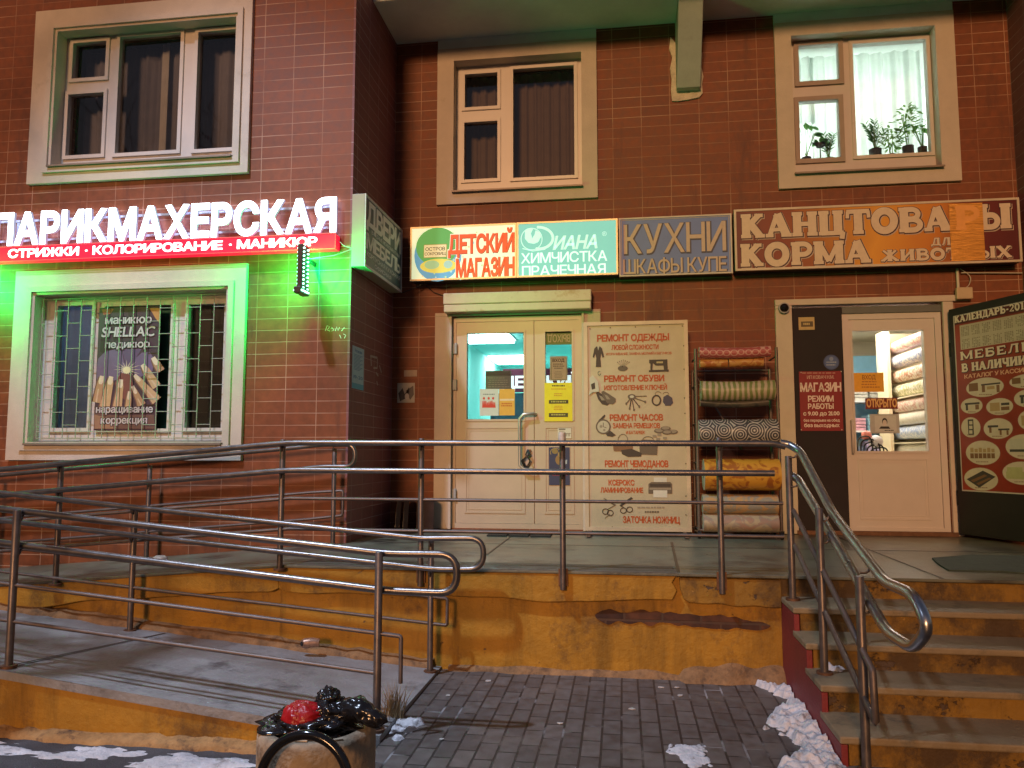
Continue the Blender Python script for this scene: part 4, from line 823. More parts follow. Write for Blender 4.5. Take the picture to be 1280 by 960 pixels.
# salon window poster (printed hands with long nails round a violet flower)
def d_salon(cv):
    cv.rect(474, 832, 156, 860, ink((.10, .045, .07)), 0) if False else None
    pu = ink((.14, .075, .16)); pu2 = ink((.19, .11, .22)); sk = ink((.60, .34, .20)); sk2 = ink((.48, .25, .15)); nl = ink((.80, .58, .46)); dk = ink((.05, .02, .03)); og = ink((.55, .22, .08)); ye = ink((.85, .66, .42))
    cv.cpoly([(760, 160), (826, 160), (822, 250), (795, 215), (775, 180)], og, .5); cv.cpoly([(490, 168), (560, 165), (540, 195), (500, 200)], ink((.35, .1, .06)), .5)
    for q in ([(640, 170), (680, 170), (690, 300), (650, 340)], [(545, 300), (575, 290), (585, 340), (560, 350)], [(700, 250), (735, 240), (760, 290), (720, 300)], [(485, 330), (510, 340), (505, 420), (480, 410)]): cv.cpoly(q, dk, .6)
    cv.cpoly([(462, 500), (470, 450), (510, 410), (570, 395), (605, 405), (618, 470), (640, 500), (600, 560), (520, 590), (462, 570)], pu2, 1); cv.cpoly([(640, 500), (680, 450), (720, 415), (765, 412), (790, 450), (780, 520), (700, 560)], pu2, 1.4)
    cv.cpoly([(605, 392), (720, 392), (690, 440), (650, 500), (625, 480)], pu, 1.8)
    random.seed(2)
    for i in range(16):
        a = i*.3927; r = 55+random.uniform(0, 35); c = (632, 512); cv.cpoly([(c[0]-5*math.sin(a), c[1]+5*math.cos(a)), (c[0]+r*math.cos(a), c[1]+r*.8*math.sin(a)), (c[0]+5*math.sin(a), c[1]-5*math.cos(a))], ink((.60, .45, .36)), 2.0+i*.02)
    cv.cpoly([(565, 590), (600, 530), (650, 540), (672, 600), (640, 700), (580, 650)], ink((.22, .06, .06)), 2.6); cv.ell(612, 655, 495, 535, ye, 3)
    def finger(tip, base, w0, w1, lay, c):
        t = Vector(base)-Vector(tip); t.normalize(); nn = Vector((-t.y, t.x)); P0, P1 = Vector(tip), Vector(base)
        f = [P0+nn*w0*.62+t*4, P0+nn*w0+t*34, P0+nn*w0*1.12+t*80, P1+nn*w1, P1-nn*w1, P0-nn*w0*1.12+t*80, P0-nn*w0+t*34, P0-nn*w0*.62+t*4]
        sh = [p+nn*7 for p in f]; cv.cpoly(sh, ink((.20, .09, .07)), lay); cv.cpoly(f, c, lay+.25)
        hl = [P0+nn*w0*.1+t*70, P0+nn*w0*.5+t*75, P1+nn*w1*.3, P1-nn*w1*.1]; cv.cpoly(hl, ink((.66, .42, .29)), lay+.45)
        cv.cpoly([P0+nn*w0*.62-t*4, P0+nn*w0*.74+t*30, P0+nn*w0*.45+t*44, P0-nn*w0*.45+t*44, P0-nn*w0*.74+t*30, P0-nn*w0*.62-t*4], nl, lay+.6)
    finger((785, 446), (830, 520), 20, 22, 4, sk2); finger((725, 486), (806, 610), 20, 27, 5, sk); finger((680, 545), (806, 690), 17, 30, 6, sk)
    finger((668, 610), (720, 715), 15, 26, 7, sk2)
    finger((602, 572), (580, 730), 18, 26, 8, sk); finger((545, 555), (505, 740), 20, 30, 9, sk); finger((492, 552), (440+22, 700), 18, 24, 10, sk2); finger((650, 640), (640, 740), 14, 26, 11, sk)
    cv.cpoly([(448, 740), (520, 770), (600, 775), (690, 770), (790, 770), (795, 850), (470, 850), (446, 850)], ink((.16, .07, .06)), 12); cv.cpoly([(450, 770), (540, 790), (560, 850), (450, 850)], ink((.32, .16, .10)), 12.4)
    lt = ink((.60, .50, .52)); dk2 = ink((.05, .02, .03))
    for tx, a, c, bl in (('маникюр', (513, 776, 214, 248), 'x', .09), ('SHELLAC', (492, 790, 266, 322), 'H', .06), ('педикюр', (512, 765, 356, 386), 'x', .09), ('наращивание', (460, 783, 727, 757), 'x', .08), ('коррекция', (487, 750, 790, 820), 'x', .08)):
        cv.text(tx, *a, dk2, bold=bl*1.6, lay=13.5, caps=c, slant=.12 if tx == 'SHELLAC' else 0); cv.text(tx, *a, lt, bold=.03, lay=15, caps=c, slant=.12 if tx == 'SHELLAC' else 0)
ps_ = sheet('poster', L+.07, (20, 350, .21875), (460, 815, 155, 858), 'tall violet poster of manicured hands hanging inside the barred salon window', 'poster', (.075, .035, .055), .004, d_salon)
# notices on and behind the double door
yp = yd+.012
C7 = (560, 400, 180/785)
tag(sheet('notice', yp+.03, C7, (529, 676, 62, 134), 'green exit notice seen from behind, at the top of the narrow door pane', 'notice', (.22, .42, .12), .004, lambda cv: cv.text('ВЫХОД', 543, 666, 80, 120, ink((.62, .75, .45)), bold=.03, flip=2)), None, None)
def d_in(cv):
    ring(cv.mb, *cv.box(562, 646, 206, 326), .004, cv.o.y-.0012, cv.o.y-.0009, cv.mi(ink((.1, .25, .12)))); cv.text('ВХОД', 570, 634, 212, 228, ink((.02, .03, .03)), bold=.04); lines(cv, 572, 636, 238, 3, 11, 5, ink((.1, .14, .13)), seed=1); lines(cv, 578, 630, 280, 5, 8, 3, ink((.3, .4, .36)), seed=2)
sheet('notice', yp+.03, C7, (556, 650, 198, 330), 'white entry notice with a thin green border in the narrow door pane', 'notice', (.60, .72, .60), .003, d_in)
def d_yel(cv):
    k = ink((.05, .045, .01)); o_ = ink((.6, .22, .02)); lines(cv, 565, 645, 355, 1, 8, 7, k, seed=3); lines(cv, 560, 645, 374, 1, 8, 4, o_, seed=4); lines(cv, 575, 632, 400, 2, 10, 4, o_, seed=5); cv.rect(550, 656, 436, 456, k, 1); lines(cv, 556, 650, 442, 1, 8, 7, ink((.5, .45, .1)), 2, seed=9); lines(cv, 575, 632, 468, 3, 9, 4, o_, seed=6); cv.rect(550, 654, 507, 529, k, 1); lines(cv, 556, 648, 513, 1, 8, 7, ink((.5, .45, .1)), 2, seed=10)
sheet('notice', yp-.018, C7, (526, 678, 342, 552), 'bright yellow notice with two black bars covering the lower narrow door pane', 'notice', (.82, .68, .02), .003, d_yel)
def d_sale(cv):
    r_ = ink((.62, .05, .03)); lines(cv, 190, 262, 402, 1, 8, 6, ink((.25, .3, .28)), seed=3)
    random.seed(4)
    for i in range(9): x = 186+i*8; cv.cpoly([(x, 478), (x+2, 440+random.uniform(0, 12)), (x+7, 436+random.uniform(0, 14)), (x+10, 478)], r_, 1+i*.05)
    for x in (196, 222, 246): cv.ell(x-6, x+6, 420, 434, r_, 1)
sheet('poster', yp-.004, C7, (173, 276, 376, 522), 'white paper with a small red picture stuck low on the wide door pane', 'poster', (.62, .66, .58), .003, d_sale)
sheet('poster', yp-.004, C7, (279, 364, 376, 520), 'orange paper beside the white one on the wide door pane', 'poster', (.74, .40, .06), .003, lambda cv: (cv.rect(282, 360, 430, 440, ink((.8, .62, .4)), 1), cv.text('АКЦИЯ', 290, 350, 450, 466, ink((.6, .1, .02)), bold=.03) if False else lines(cv, 290, 350, 452, 2, 12, 7, ink((.55, .14, .02)), seed=7)))
sheet('notice', yp+.035, C7, (204, 345, 276, 376), 'large grey blue printed sheet behind the glass above the papers', 'notice', (.16, .27, .34), .002, lambda cv: (cv.rect(208, 341, 280, 304, ink((.06, .1, .14)), 1), lines(cv, 215, 335, 314, 5, 12, 4, ink((.35, .5, .55)), seed=8)))
def d_dark(cv):
    cv.ell(585, 632, 735, 790, ink((.30, .17, .06)), 1); cv.ell(566, 600, 702, 730, ink((.26, .18, .06)), 1.2); cv.cstroke(circ(586, 722, 28, 22, 150, 330), .006, ink((.4, .28, .1)), 1.4); cv.ell(598, 640, 715, 748, ink((.38, .24, .1)), 1.6); lines(cv, 560, 655, 815, 3, 14, 7, ink((.22, .025, .05)), seed=4); cv.cpoly([(640, 765), (650, 760), (648, 785), (640, 785)], ink((.4, .45, .5)), 1.3)
sheet('poster', yp-.016, C7, (550, 664, 694, 900), 'dark navy poster stuck on the lower panel of the narrow door leaf', 'poster', (.025, .04, .10), .003, d_dark)
sheet('sticker', yp-.016, C7, (598, 672, 588, 645), 'small white sticker above the navy poster on the narrow door leaf', 'sticker', (.68, .62, .52), .003, lambda cv: (cv.rect(604, 640, 592, 600, ink((.2, .18, .15)), 1), cv.text('ПТ', 645, 668, 618, 634, ink((.12, .08, .06)), bold=.02), lines(cv, 605, 638, 606, 4, 9, 5, ink((.4, .35, .3)), seed=11)))
ch_ = MB(); q = onY(657, 562, yd-.04); random.seed(8)
for i in range(3): ch_.tube([(q.x+.02, yd-.03, 1.45), (q.x+.02+random.uniform(-.03, .03), yd-.05, 1.40), (q.x+random.uniform(-.05, .05), yd-.05, 1.34), (q.x+.015+random.uniform(-.02, .02), yd-.04, 1.25)], .008, 6)
tag(ch_.build('tied_cord', m_black), 'knotted black cord hanging below the lock of the double door', 'cord')
# papers on the tiled walls
C6 = (400, 360, 180/540)
def wallx(name, quad, X, label, cat, col, draw=None):   # on the side wall
    cv = Canvas((X, 0, 0), u=(0, 1, 0), n=(1, 0, 0), base=.003).crop(*C6); a, b, c, d = cv.box(*quad); o = MB().box(X, X+.003, a, b, c, d).build(name, ink(col)); tag(o, label, cat)
    if draw: draw(cv, a, b, c, d); cv.build('print', o)
def d_blue(cv, a, b, c, d):
    k = ink((.10, .25, .5)); W = b-a; H = d-c; cv.text('Режим', 0, 0, 0, 0, k, uvbox=(a+.2*W, b-.2*W, d-.14*H, d-.06*H), bold=.03); cv.urect(a, b, c, c+.13*H, ink((.12, .42, .62)), 1)
    for i in range(12): cv.urect(a+.1*W, b-(.1+.25*((i*7) % 3)/2)*W, d-(.20+i*.032)*H, d-(.188+i*.032)*H, k, 1)
    cv.text('19-20', 0, 0, 0, 0, k, uvbox=(a+.12*W, b-.1*W, c+.24*H, c+.32*H), bold=.03)
wallx('notice', (120, 163, 222, 380), XC, 'pale blue notice on the dark side wall under the box sign', 'notice', (.42, .62, .74), d_blue)
sheet('notice', D, C6, (290, 355, 356, 430), 'torn black and white flyer on the tiles left of the double door', 'notice', (.42, .38, .32), .003, lambda cv: (cv.cpoly([(294, 395), (310, 375), (318, 398), (335, 370), (330, 410), (300, 425)], ink((.06, .05, .05)), 1), cv.cpoly([(322, 385), (350, 366), (352, 400), (338, 420)], ink((.12, .1, .09)), 1), cv.ell(318, 334, 395, 418, ink((.5, .45, .4)), 1.5)))
sheet('notice', D, C6, (315, 364, 308, 332), 'small torn paper scrap on the tiles above the flyer', 'notice', (.40, .30, .22), .003)
# chalk scrawl on the tiles
cv = Canvas((0, L, 0), base=.001).crop(300, 330, 160/668); wh = ink((.62, .58, .5))
for q in ([(445, 350), (455, 322), (468, 328), (455, 345), (470, 350)], [(475, 340), (480, 330), (490, 345), (478, 350)], [(497, 350), (505, 328), (512, 348), (520, 330)], [(530, 350), (545, 330), (548, 338)], [(520, 370), (528, 388)], [(540, 365), (552, 372), (545, 388)]): cv.cstroke(q, .006, wh, 1)
cv.build('chalk_scrawl', bld)
cv = Canvas((XC, 0, 0), u=(0, 1, 0), n=(1, 0, 0), base=.001).crop(*C6)
for q in ([(188, 255), (215, 262)], [(190, 255), (192, 292)], [(215, 265), (214, 300), (200, 300)], [(222, 290), (230, 318)], [(210, 318), (218, 330)], [(212, 350), (216, 364)]): cv.cstroke(q, .02, ink((.4, .36, .33)), 1)
cv.build('chalk_scrawl', bld)
# shop door: plate, notices
C8 = (960, 350, .375)
def d_mag(cv):
    k = ink((.78, .66, .58)); cv.text('ИП КОВАЧ Н.М.', 130, 220, 318, 329, ink((.55, .36, .3)), bold=.03); cv.text('МАГАЗИН', 108, 243, 343, 371, k, bold=.05)
    lines(cv, 110, 238, 308, 1, 5, 4, ink((.45, .2, .16)), seed=3)
    cv.text('РЕЖИМ', 134, 218, 386, 405, k, bold=.045); cv.text('РАБОТЫ', 134, 218, 412, 429, k, bold=.045); cv.text('с 9.00 до 21.00', 118, 238, 438, 451, k, bold=.045); cv.text('без перерыва на обед', 119, 239, 463, 472, k, bold=.03); cv.text('без выходных', 121, 238, 478, 490, k, bold=.04)
    for p in ((110, 308), (244, 305), (111, 499), (246, 499)): cv.ell(p[0]-2, p[0]+2, p[1]-2, p[1]+2, ink((.5, .45, .4)), 3, 8)
sheet('hours_plate', D-.006, C8, (106, 248, 304, 503), 'red plate with white opening hours on the dark panel beside the shop door', 'sign', (.24, .008, .014), .006, d_mag)
sheet('sticker', D-.006, C8, (102, 155, 124, 166), 'yellowed alarm sticker at the top of the dark door panel', 'sticker', (.52, .38, .16), .002, lambda cv: (cv.rect(110, 150, 138, 156, ink((.1, .07, .03)), 1), lines(cv, 113, 147, 143, 1, 6, 7, ink((.5, .38, .15)), 2, seed=2)))
cv = Canvas((0, D-.0055, 0), base=0).crop(*C8); cv.ell(185, 237, 249, 299, ink((.05, .08, .22)), 1, 32); cv.ell(189, 233, 253, 295, ink((.07, .12, .30)), 2, 32); cv.ell(204, 218, 256, 270, ink((.2, .26, .45)), 3, 12); lines(cv, 194, 228, 272, 2, 9, 4, ink((.3, .36, .5)), 3, seed=4)
tag(cv.build('sticker'), 'round dark blue sticker above the red opening hours plate', 'sticker')
cv = Canvas((0, D-.0062, 0), base=0).crop(*C8)
tag(sheet('notice', yp-.002, C8, (287, 386, 309, 373), 'orange entry notice stuck on the shop door pane', 'notice', (.78, .40, .03), .003, lambda cv: (cv.text('ВХОД', 314, 358, 317, 331, ink((.3, .12, .01)), bold=.03), lines(cv, 308, 372, 337, 3, 9, 4, ink((.45, .18, .02)), seed=5))), None, None)
sheet('open_sign', yp-.016, C8, (325, 432, 393, 430), 'dark red open sign with gold letters hanging on the shop door', 'sign', (.17, .012, .008), .005, lambda cv: cv.text('ОТКРЫТО', 329, 429, 397, 423, ink((.74, .45, .16)), bold=.055))
def d_mask(cv):
    k = ink((.02, .02, .025)); cv.rect(356, 428, 452, 506, ink((.55, .58, .56)), 1); cv.ell(380, 398, 460, 484, k, 2); cv.ell(382, 396, 466, 486, ink((.6, .55, .5)), 3); cv.cpoly([(370, 496), (376, 488), (402, 488), (408, 496)], k, 3); lines(cv, 385, 425, 500, 1, 5, 3, k, 2, seed=6)
sheet('notice', yp-.003, C8, (340, 438, 447, 511), 'pale grey face mask notice low on the shop door pane', 'notice', (.44, .46, .45), .003, d_mask)
# dome camera
cm_ = thing('dome_camera', (1.5, D, 2.8), 'black dome camera at the upper left corner of the shop door surround', 'camera'); q = onY(980, 385, D-.06)
mb = MB(); mb.tube([(q.x, D-.036, q.z), (q.x, D-.075, q.z)], .052, 20); mb.build('mount', m_grey_trim, cm_); mb = MB(); mb.tube([(q.x, D-.075, q.z), (q.x, D-.09, q.z), (q.x, D-.105, q.z), (q.x, D-.112, q.z)], [.042, .038, .024, .006], 18); mb.build('dome', mat('smoked_dome', (.01, .01, .012), .08), cm_)
# opened metal door leaf with the furniture calendar poster
A0, A1 = Vector((2.995, 7.52, 0)), Vector((3.33, 6.70, 0)); U = (A1-A0).normalized(); Nn = Vector((U.y, -U.x, 0))
if Nn.x > 0: Nn = -Nn
od = thing('steel_door', tuple(A0), 'black steel door standing open at right with a red furniture calendar poster', 'door')
def slab(a, b, z0, z1, t0, t1):
    mb = MB(); P = [A0+U*a+Nn*t0, A0+U*b+Nn*t0, A0+U*b+Nn*t1, A0+U*a+Nn*t1]; mb.add([(p.x, p.y, z) for z in (z0, z1) for p in P], [(0, 1, 2, 3), (7, 6, 5, 4), (0, 4, 5, 1), (1, 5, 6, 2), (2, 6, 7, 3), (3, 7, 4, 0)]); return mb
m_odoor = mat('black_door_paint', (.014, .011, .011), .6, var=.2, scale=6)
slab(0, .93, .69, 2.735, -.05, 0).build('door_leaf', m_odoor, od, bevel=.004)
for zz_ in (.95, 2.3):
    mb = MB(); p = A0-U*.012-Nn*.02; mb.tube([(p.x, p.y, zz_), (p.x, p.y, zz_+.13)], .014, 8); mb.build('hinge', m_odoor, od)
cv = Canvas(A0+Nn*.0005, u=U, n=Nn, base=.0008).crop(1170, 360, 110/377)
a, b, c, d = cv.box(78, 600, 80, 880); a = cv.uv(92, 480).x; b = .88; c = cv.uv(240, 877).y; d = cv.uv(240, 85).y
po_ = slab(a, b, c, d, .0003, .0012).build('poster', ink((.55, .52, .45)), None); tag(po_, 'red furniture catalogue and calendar poster fixed to the open black door', 'poster')
W_ = b-a; cv.o = A0+Nn*.0012
cv.urect(a+.012, b-.012, c+.012, d-.012, mat('red_poster', (.26, .028, .012), .4, var=.3, scale=2.5), 0)
zt = lambda y: cv.uv(240, y).y
cv.urect(a+.012, b-.012, zt(128), d-.012, ink((.10, .012, .015)), 1); pw = ink((.74, .66, .52)); pd = ink((.06, .01, .01))
def ser(t, ul, ur_, yt, yb):
    cv.serif(t, 0, 0, 0, 0, pd, lay=2.4, grow=.005, shift=(.004, -.004), uvbox=(ul, ur_, zt(yb), zt(yt))); cv.serif(t, 0, 0, 0, 0, pw, lay=4.5, uvbox=(ul, ur_, zt(yb), zt(yt)))
ux = lambda x: cv.uv(x, 480).x
ser('КАЛЕНДАРЬ-2012', ux(98), ux(98)+(ux(340)-ux(98))*1.32, 88, 118)
cv.urect(ux(118), b-.02, zt(244), zt(134), ink((.50, .46, .33)), 1); random.seed(1)
for r_ in range(2):
    for k in range(6):
        x0 = ux(120)+.012+k*.112
        for row in range(7):
            for cl in range(5):
                if random.random() < .85: cv.urect(x0+cl*.018, x0+cl*.018+.011, zt(240-(1-r_)*56-row*6.2), zt(236.5-(1-r_)*56-row*6.2), ink((.2, .17, .12)), 2)
ser('МЕБЕЛЬ', ux(113), ux(113)+(ux(355)-ux(113))*1.27, 254, 290); ser('В НАЛИЧИИ', ux(118), ux(118)+(ux(365)-ux(118))*1.12, 308, 344)
cv.text('КАТАЛОГ У КАССИРА', 0, 0, 0, 0, ink((.72, .42, .26)), bold=.045, uvbox=(ux(128), ux(128)+(ux(365)-ux(128))*1.22, zt(375), zt(358)))
el = ink((.60, .55, .42)); br = ink((.20, .10, .045)); bk = ink((.05, .045, .04)); sd = ink((.42, .30, .14)); gn = ink((.45, .47, .22))
def oval(xl, xr, yt, yb, kind):
    cv.ell(xl, xr, yt, yb, ink((.30, .12, .08)), 1.2); cv.ell(xl+2, xr-2, yt+2, yb-2, el, 2)
    w_, h_ = xr-xl, yb-yt; r2 = lambda p, q, s, t, m, l: cv.rect(xl+w_*p, xl+w_*q, yt+h_*s, yt+h_*t, m, l)
    lines(cv, xl+w_*.3, xl+w_*.7, yb-h_*.16, 1, 4, 4, ink((.3, .2, .14)), 3, seed=int(xl))
    if kind == 'desk': r2(.08, .32, .3, .7, br, 3); r2(.4, .9, .3, .38, bk, 3); r2(.42, .5, .38, .75, br, 3); r2(.8, .88, .38, .75, br, 3); r2(.55, .75, .45, .6, sd, 3)
    if kind == 'table': r2(.2, .85, .3, .42, bk, 3); r2(.24, .34, .42, .78, bk, 3); r2(.66, .82, .42, .72, br, 3)
    if kind == 'chest': r2(.15, .5, .28, .75, sd, 3); r2(.55, .85, .28, .42, bk, 3); r2(.55, .85, .5, .7, br, 3)
    if kind == 'shelf': r2(.36, .64, .12, .86, bk, 3); r2(.42, .58, .2, .36, el, 4); r2(.42, .58, .42, .58, el, 4); r2(.42, .58, .64, .8, el, 4)
    if kind == 'two': r2(.15, .5, .35, .45, bk, 3); r2(.2, .28, .45, .7, br, 3); r2(.5, .88, .5, .58, bk, 3); r2(.55, .62, .58, .8, br, 3); r2(.78, .85, .58, .8, br, 3)
    if kind == 'chairs':
        for i in range(6): r2(.14+i*.12, .23+i*.12, .3+.04*(i % 2), .48, sd, 3); r2(.14+i*.12, .24+i*.12, .52, .72, br, 3.4)
    if kind == 'sofa': cv.cpoly([(xl+w_*.08, yt+h_*.5), (xl+w_*.55, yt+h_*.14), (xl+w_*.92, yt+h_*.4), (xl+w_*.45, yt+h_*.86)], bk, 3); cv.cpoly([(xl+w_*.2, yt+h_*.55), (xl+w_*.6, yt+h_*.3), (xl+w_*.68, yt+h_*.36), (xl+w_*.28, yt+h_*.63)], br, 4); cv.cpoly([(xl+w_*.36, yt+h_*.68), (xl+w_*.74, yt+h_*.43), (xl+w_*.8, yt+h_*.48), (xl+w_*.43, yt+h_*.75)], br, 4)
    if kind == 'bed': r2(.1, .9, .45, .75, gn, 3); r2(.12, .5, .25, .5, gn, 3.4); r2(.55, .9, .3, .4, el, 4)
    if kind == 'white': r2(.12, .5, .2, .6, ink((.52, .52, .42)), 3); r2(.12, .9, .6, .7, bk, 3)
for q in ((128, 293, 382, 468, 'desk'), (105, 202, 470, 540, 'table'), (214, 333, 470, 546, 'chest'), (107, 193, 552, 642, 'shelf'), (203, 331, 556, 648, 'two'), (127, 277, 652, 760, 'chairs'), (120, 268, 768, 870, 'sofa'), (313, 470, 366, 430, 'desk'), (333, 460, 432, 512, 'table'), (350, 460, 520, 612, 'chest'), (297, 460, 625, 735, 'white'), (284, 460, 742, 845, 'bed')): oval(*q)
cv.build('print', po_)

# ------------------------------------------------------------------ repair service board
YB = 7.28
bn = thing('advert_stand', (.13, YB, HP), 'tall framed pale banner stand for repair services, with small pictures and red lettering', 'banner stand')
bx0, bx1, bz0, bz1 = -.352, .615, .70, 2.655
ring(MB(), bx0, bx1, bz0, bz1, .035, YB-.02, YB+.02).build('frame', mat('stand_frame', (.52, .45, .33), .5, .2, var=.12), bn, bevel=.004)
for x in (bx0+.04, bx1-.06):
    mb = MB(); mb.box(x-.02, x+.02, YB-.25, YB+.22, HP+.006, HP+.03).box(x-.018, x+.018, YB-.018, YB+.018, HP+.03, bz0); mb.build('foot', m_bar, bn, bevel=.003)
MB().box(bx0+.034, bx1-.034, YB-.006, YB-.001, bz0+.034, bz1-.034).build('banner', mat('banner_vinyl', (.50, .43, .285), .42, var=.06, scale=3, bump=.5, bscale=5), bn)
cv = Canvas((0, YB-.006, 0), base=.003).crop(720, 390, 160/530); rr_ = ink((.50, .085, .02)); kk = ink((.045, .035, .028)); k2 = ink((.13, .10, .07)); k3 = ink((.30, .25, .18))
for t_, a, b_ in (('РЕМОНТ ОДЕЖДЫ', (88, 384, 92, 119), .045), ('ЛЮБОЙ СЛОЖНОСТИ', (147, 341, 136, 155), .035), ('УКОРАЧИВАНИЕ, ЗАМЕНА МОЛНИЙ И БЕГУНКОВ', (122, 395, 167, 177), .02), ('РЕМОНТ ОБУВИ', (117, 364, 262, 287), .045), ('ИЗГОТОВЛЕНИЕ КЛЮЧЕЙ', (117, 376, 303, 322), .035), ('РЕМОНТ ЧАСОВ', (140, 359, 424, 449), .045), ('ЗАМЕНА РЕМЕШКОВ', (152, 347, 460, 480), .035), ('И БАТАРЕЕК', (207, 285, 492, 505), .03), ('РЕМОНТ ЧЕМОДАНОВ', (120, 381, 615, 641), .045), ('И СУМОК', (203, 297, 649, 666), .035), ('КСЕРОКС', (135, 241, 695, 717), .045), ('ЛАМИНИРОВАНИЕ', (102, 277, 727, 747), .04), ('ЗАТОЧКА НОЖНИЦ', (195, 429, 847, 873), .045)): cv.text(t_, *a, rr_, bold=b_)
lines(cv, 250, 380, 806, 1, 8, 6, k3, 2, seed=3); lines(cv, 283, 345, 824, 1, 8, 7, k2, 2, seed=4)
cv.cpoly([(84, 143), (100, 143), (108, 152), (117, 185), (110, 190), (104, 172), (101, 192), (104, 228), (82, 228), (84, 192), (80, 172), (75, 190), (69, 186), (76, 152)], kk, 2); cv.cpoly([(88, 143), (97, 143), (92, 160)], ink((.5, .45, .35)), 3)
cv.ell(173, 214, 222, 245, k2, 2); 
for i in range(7): cv.cstroke([(193, 228), (172+i*8, 200+abs(i-3)*3)], .004, k3, 2.5); cv.ell(170+i*8, 174+i*8, 197+abs(i-3)*3, 201+abs(i-3)*3, k2, 3, 8)
cv.cpoly([(303, 198), (378, 196), (380, 240), (364, 240), (362, 222), (330, 222), (318, 212), (316, 240), (308, 240), (308, 214), (303, 212)], kk, 2); cv.cpoly([(302, 241), (384, 238), (384, 247), (302, 249)], kk, 2.5); cv.rect(333, 360, 205, 212, ink((.5, .4, .2)), 3)
for dx, dy in ((0, 0), (22, -4)): cv.cpoly([(82+dx, 335+dy), (92+dx, 330+dy), (118+dx, 346+dy), (142+dx, 362+dy), (143+dx, 376+dy), (130+dx, 387+dy), (108+dx, 382+dy), (92+dx, 362+dy)], kk if not dx else k2, 2+dx*.05); cv.cpoly([(95+dx, 345+dy), (108+dx, 350+dy), (120+dx, 366+dy), (106+dx, 366+dy)], k3, 4+dx*.05)
for i, (x, y) in enumerate(((208, 380), (222, 400), (240, 405), (262, 392), (286, 372))): cv.cstroke([(230, 352), (x, y)], .010, (k2, kk)[i % 2], 2+i*.3); cv.ell(x-4, x+4, y-6, y+6, k2, 2.2+i*.3, 10)
cv.ell(214, 248, 340, 362, k2, 4); cv.ell(222, 240, 345, 356, ink((.62, .58, .44)), 4.5); cv.cstroke([(235, 350), (292, 348)], .008, k2, 4.4)
cv.cstroke(circ(333, 366, 17, 20, 0, 360), .014, kk, 2); cv.cpoly([(362, 352), (378, 342), (398, 355), (402, 376), (392, 388), (370, 388), (360, 372)], ink((.06, .055, .09)), 2); cv.cstroke(circ(340, 340, 12, 10, 150, 350), .005, k2, 2.2); cv.cstroke(circ(372, 342, 12, 10, 190, 400), .005, k2, 2.4)
cv.cpoly([(92, 450), (118, 424), (122, 430), (106, 456)], kk, 2); cv.cpoly([(112, 492), (128, 480), (165, 510), (150, 517), (130, 514)], kk, 2); cv.ell(82, 144, 444, 506, k2, 2.5); cv.ell(88, 138, 450, 500, ink((.52, .47, .34)), 3); cv.cstroke([(113, 475), (113, 458)], .005, kk, 3.5); cv.cstroke([(113, 475), (126, 480)], .005, kk, 3.6); cv.ell(98, 110, 468, 480, k3, 3.4, 12); cv.ell(112, 122, 484, 494, k3, 3.4, 12)
for i, (x, y) in enumerate(((345, 492), (372, 482), (402, 496), (378, 498))): cv.ell(x-22, x+20, y-9, y+10, k2, 2+i*.5); cv.ell(x-17, x+15, y-8, y+5, k3, 2.25+i*.5)
for x, y in ((325, 514), (345, 508), (368, 522), (340, 526)): cv.rect(x-8, x+8, y-5, y+5, k3, 4.2)
cv.cpoly([(152, 545), (160, 532), (228, 532), (236, 560), (232, 578), (156, 576)], ink((.22, .11, .05)), 2); cv.cstroke(circ(194, 532, 20, 26, 180, 360), .006, k2, 2.5); cv.cpoly([(262, 540), (272, 528), (326, 530), (338, 552), (336, 592), (264, 590)], k2, 2.6); cv.cstroke(circ(298, 530, 22, 14, 180, 360), .006, k2, 2.8); cv.cpoly([(186, 572), (230, 566), (272, 584), (270, 598), (215, 600), (190, 588)], kk, 3)
cv.cpoly([(300, 712), (312, 704), (390, 704), (398, 712), (398, 752), (300, 752)], k2, 2); cv.rect(306, 392, 712, 724, kk, 2.6); cv.rect(322, 376, 685, 704, ink((.62, .6, .5)), 2.4); cv.rect(320, 378, 738, 768, ink((.68, .66, .56)), 3); cv.rect(304, 394, 728, 736, k3, 2.8)
cv.cpoly([(113, 772), (118, 771), (165, 797), (160, 803)], k2, 2); cv.cpoly([(180, 800), (228, 766), (236, 772), (186, 806)], kk, 2.2)
for x, y in ((122, 826), (142, 832), (196, 822), (222, 818)): cv.cstroke(circ(x, y, 12, 11, 0, 360), .008, kk, 2.5)
cv.cstroke([(130, 818), (165, 798)], .008, k2, 2.3); cv.cstroke([(205, 814), (185, 802)], .008, kk, 2.3); cv.cstroke([(140, 836), (120, 854)], .006, k2, 2.3)
for x, y in ((58, 70), (142, 65), (246, 62), (347, 62), (440, 58), (446, 140), (447, 237), (449, 356), (451, 420), (456, 560), (455, 628), (455, 762), (455, 840), (150, 890), (260, 895), (365, 898)): cv.ell(x-2.6, x+2.6, y-2.8, y+2.8, kk, 4, 8)
cv.build('print', bn)
# torn tape and film on the banner's left edge
tp = Canvas((0, YB-.006, 0), base=.012).crop(720, 390, 160/530); film = mat('clear_film', (.75, .72, .6), .12, var=.1)
tp.cpoly([(55, 275), (70, 262), (92, 290), (96, 330), (70, 332), (52, 345), (60, 315)], ink((.60, .56, .44)), 0); tp.cpoly([(62, 300), (78, 292), (80, 318), (66, 322)], kk, 1); tp.cstroke(circ(97, 254, 6, 8, 0, 300), .004, kk, 1); tp.build('torn_film', bn)

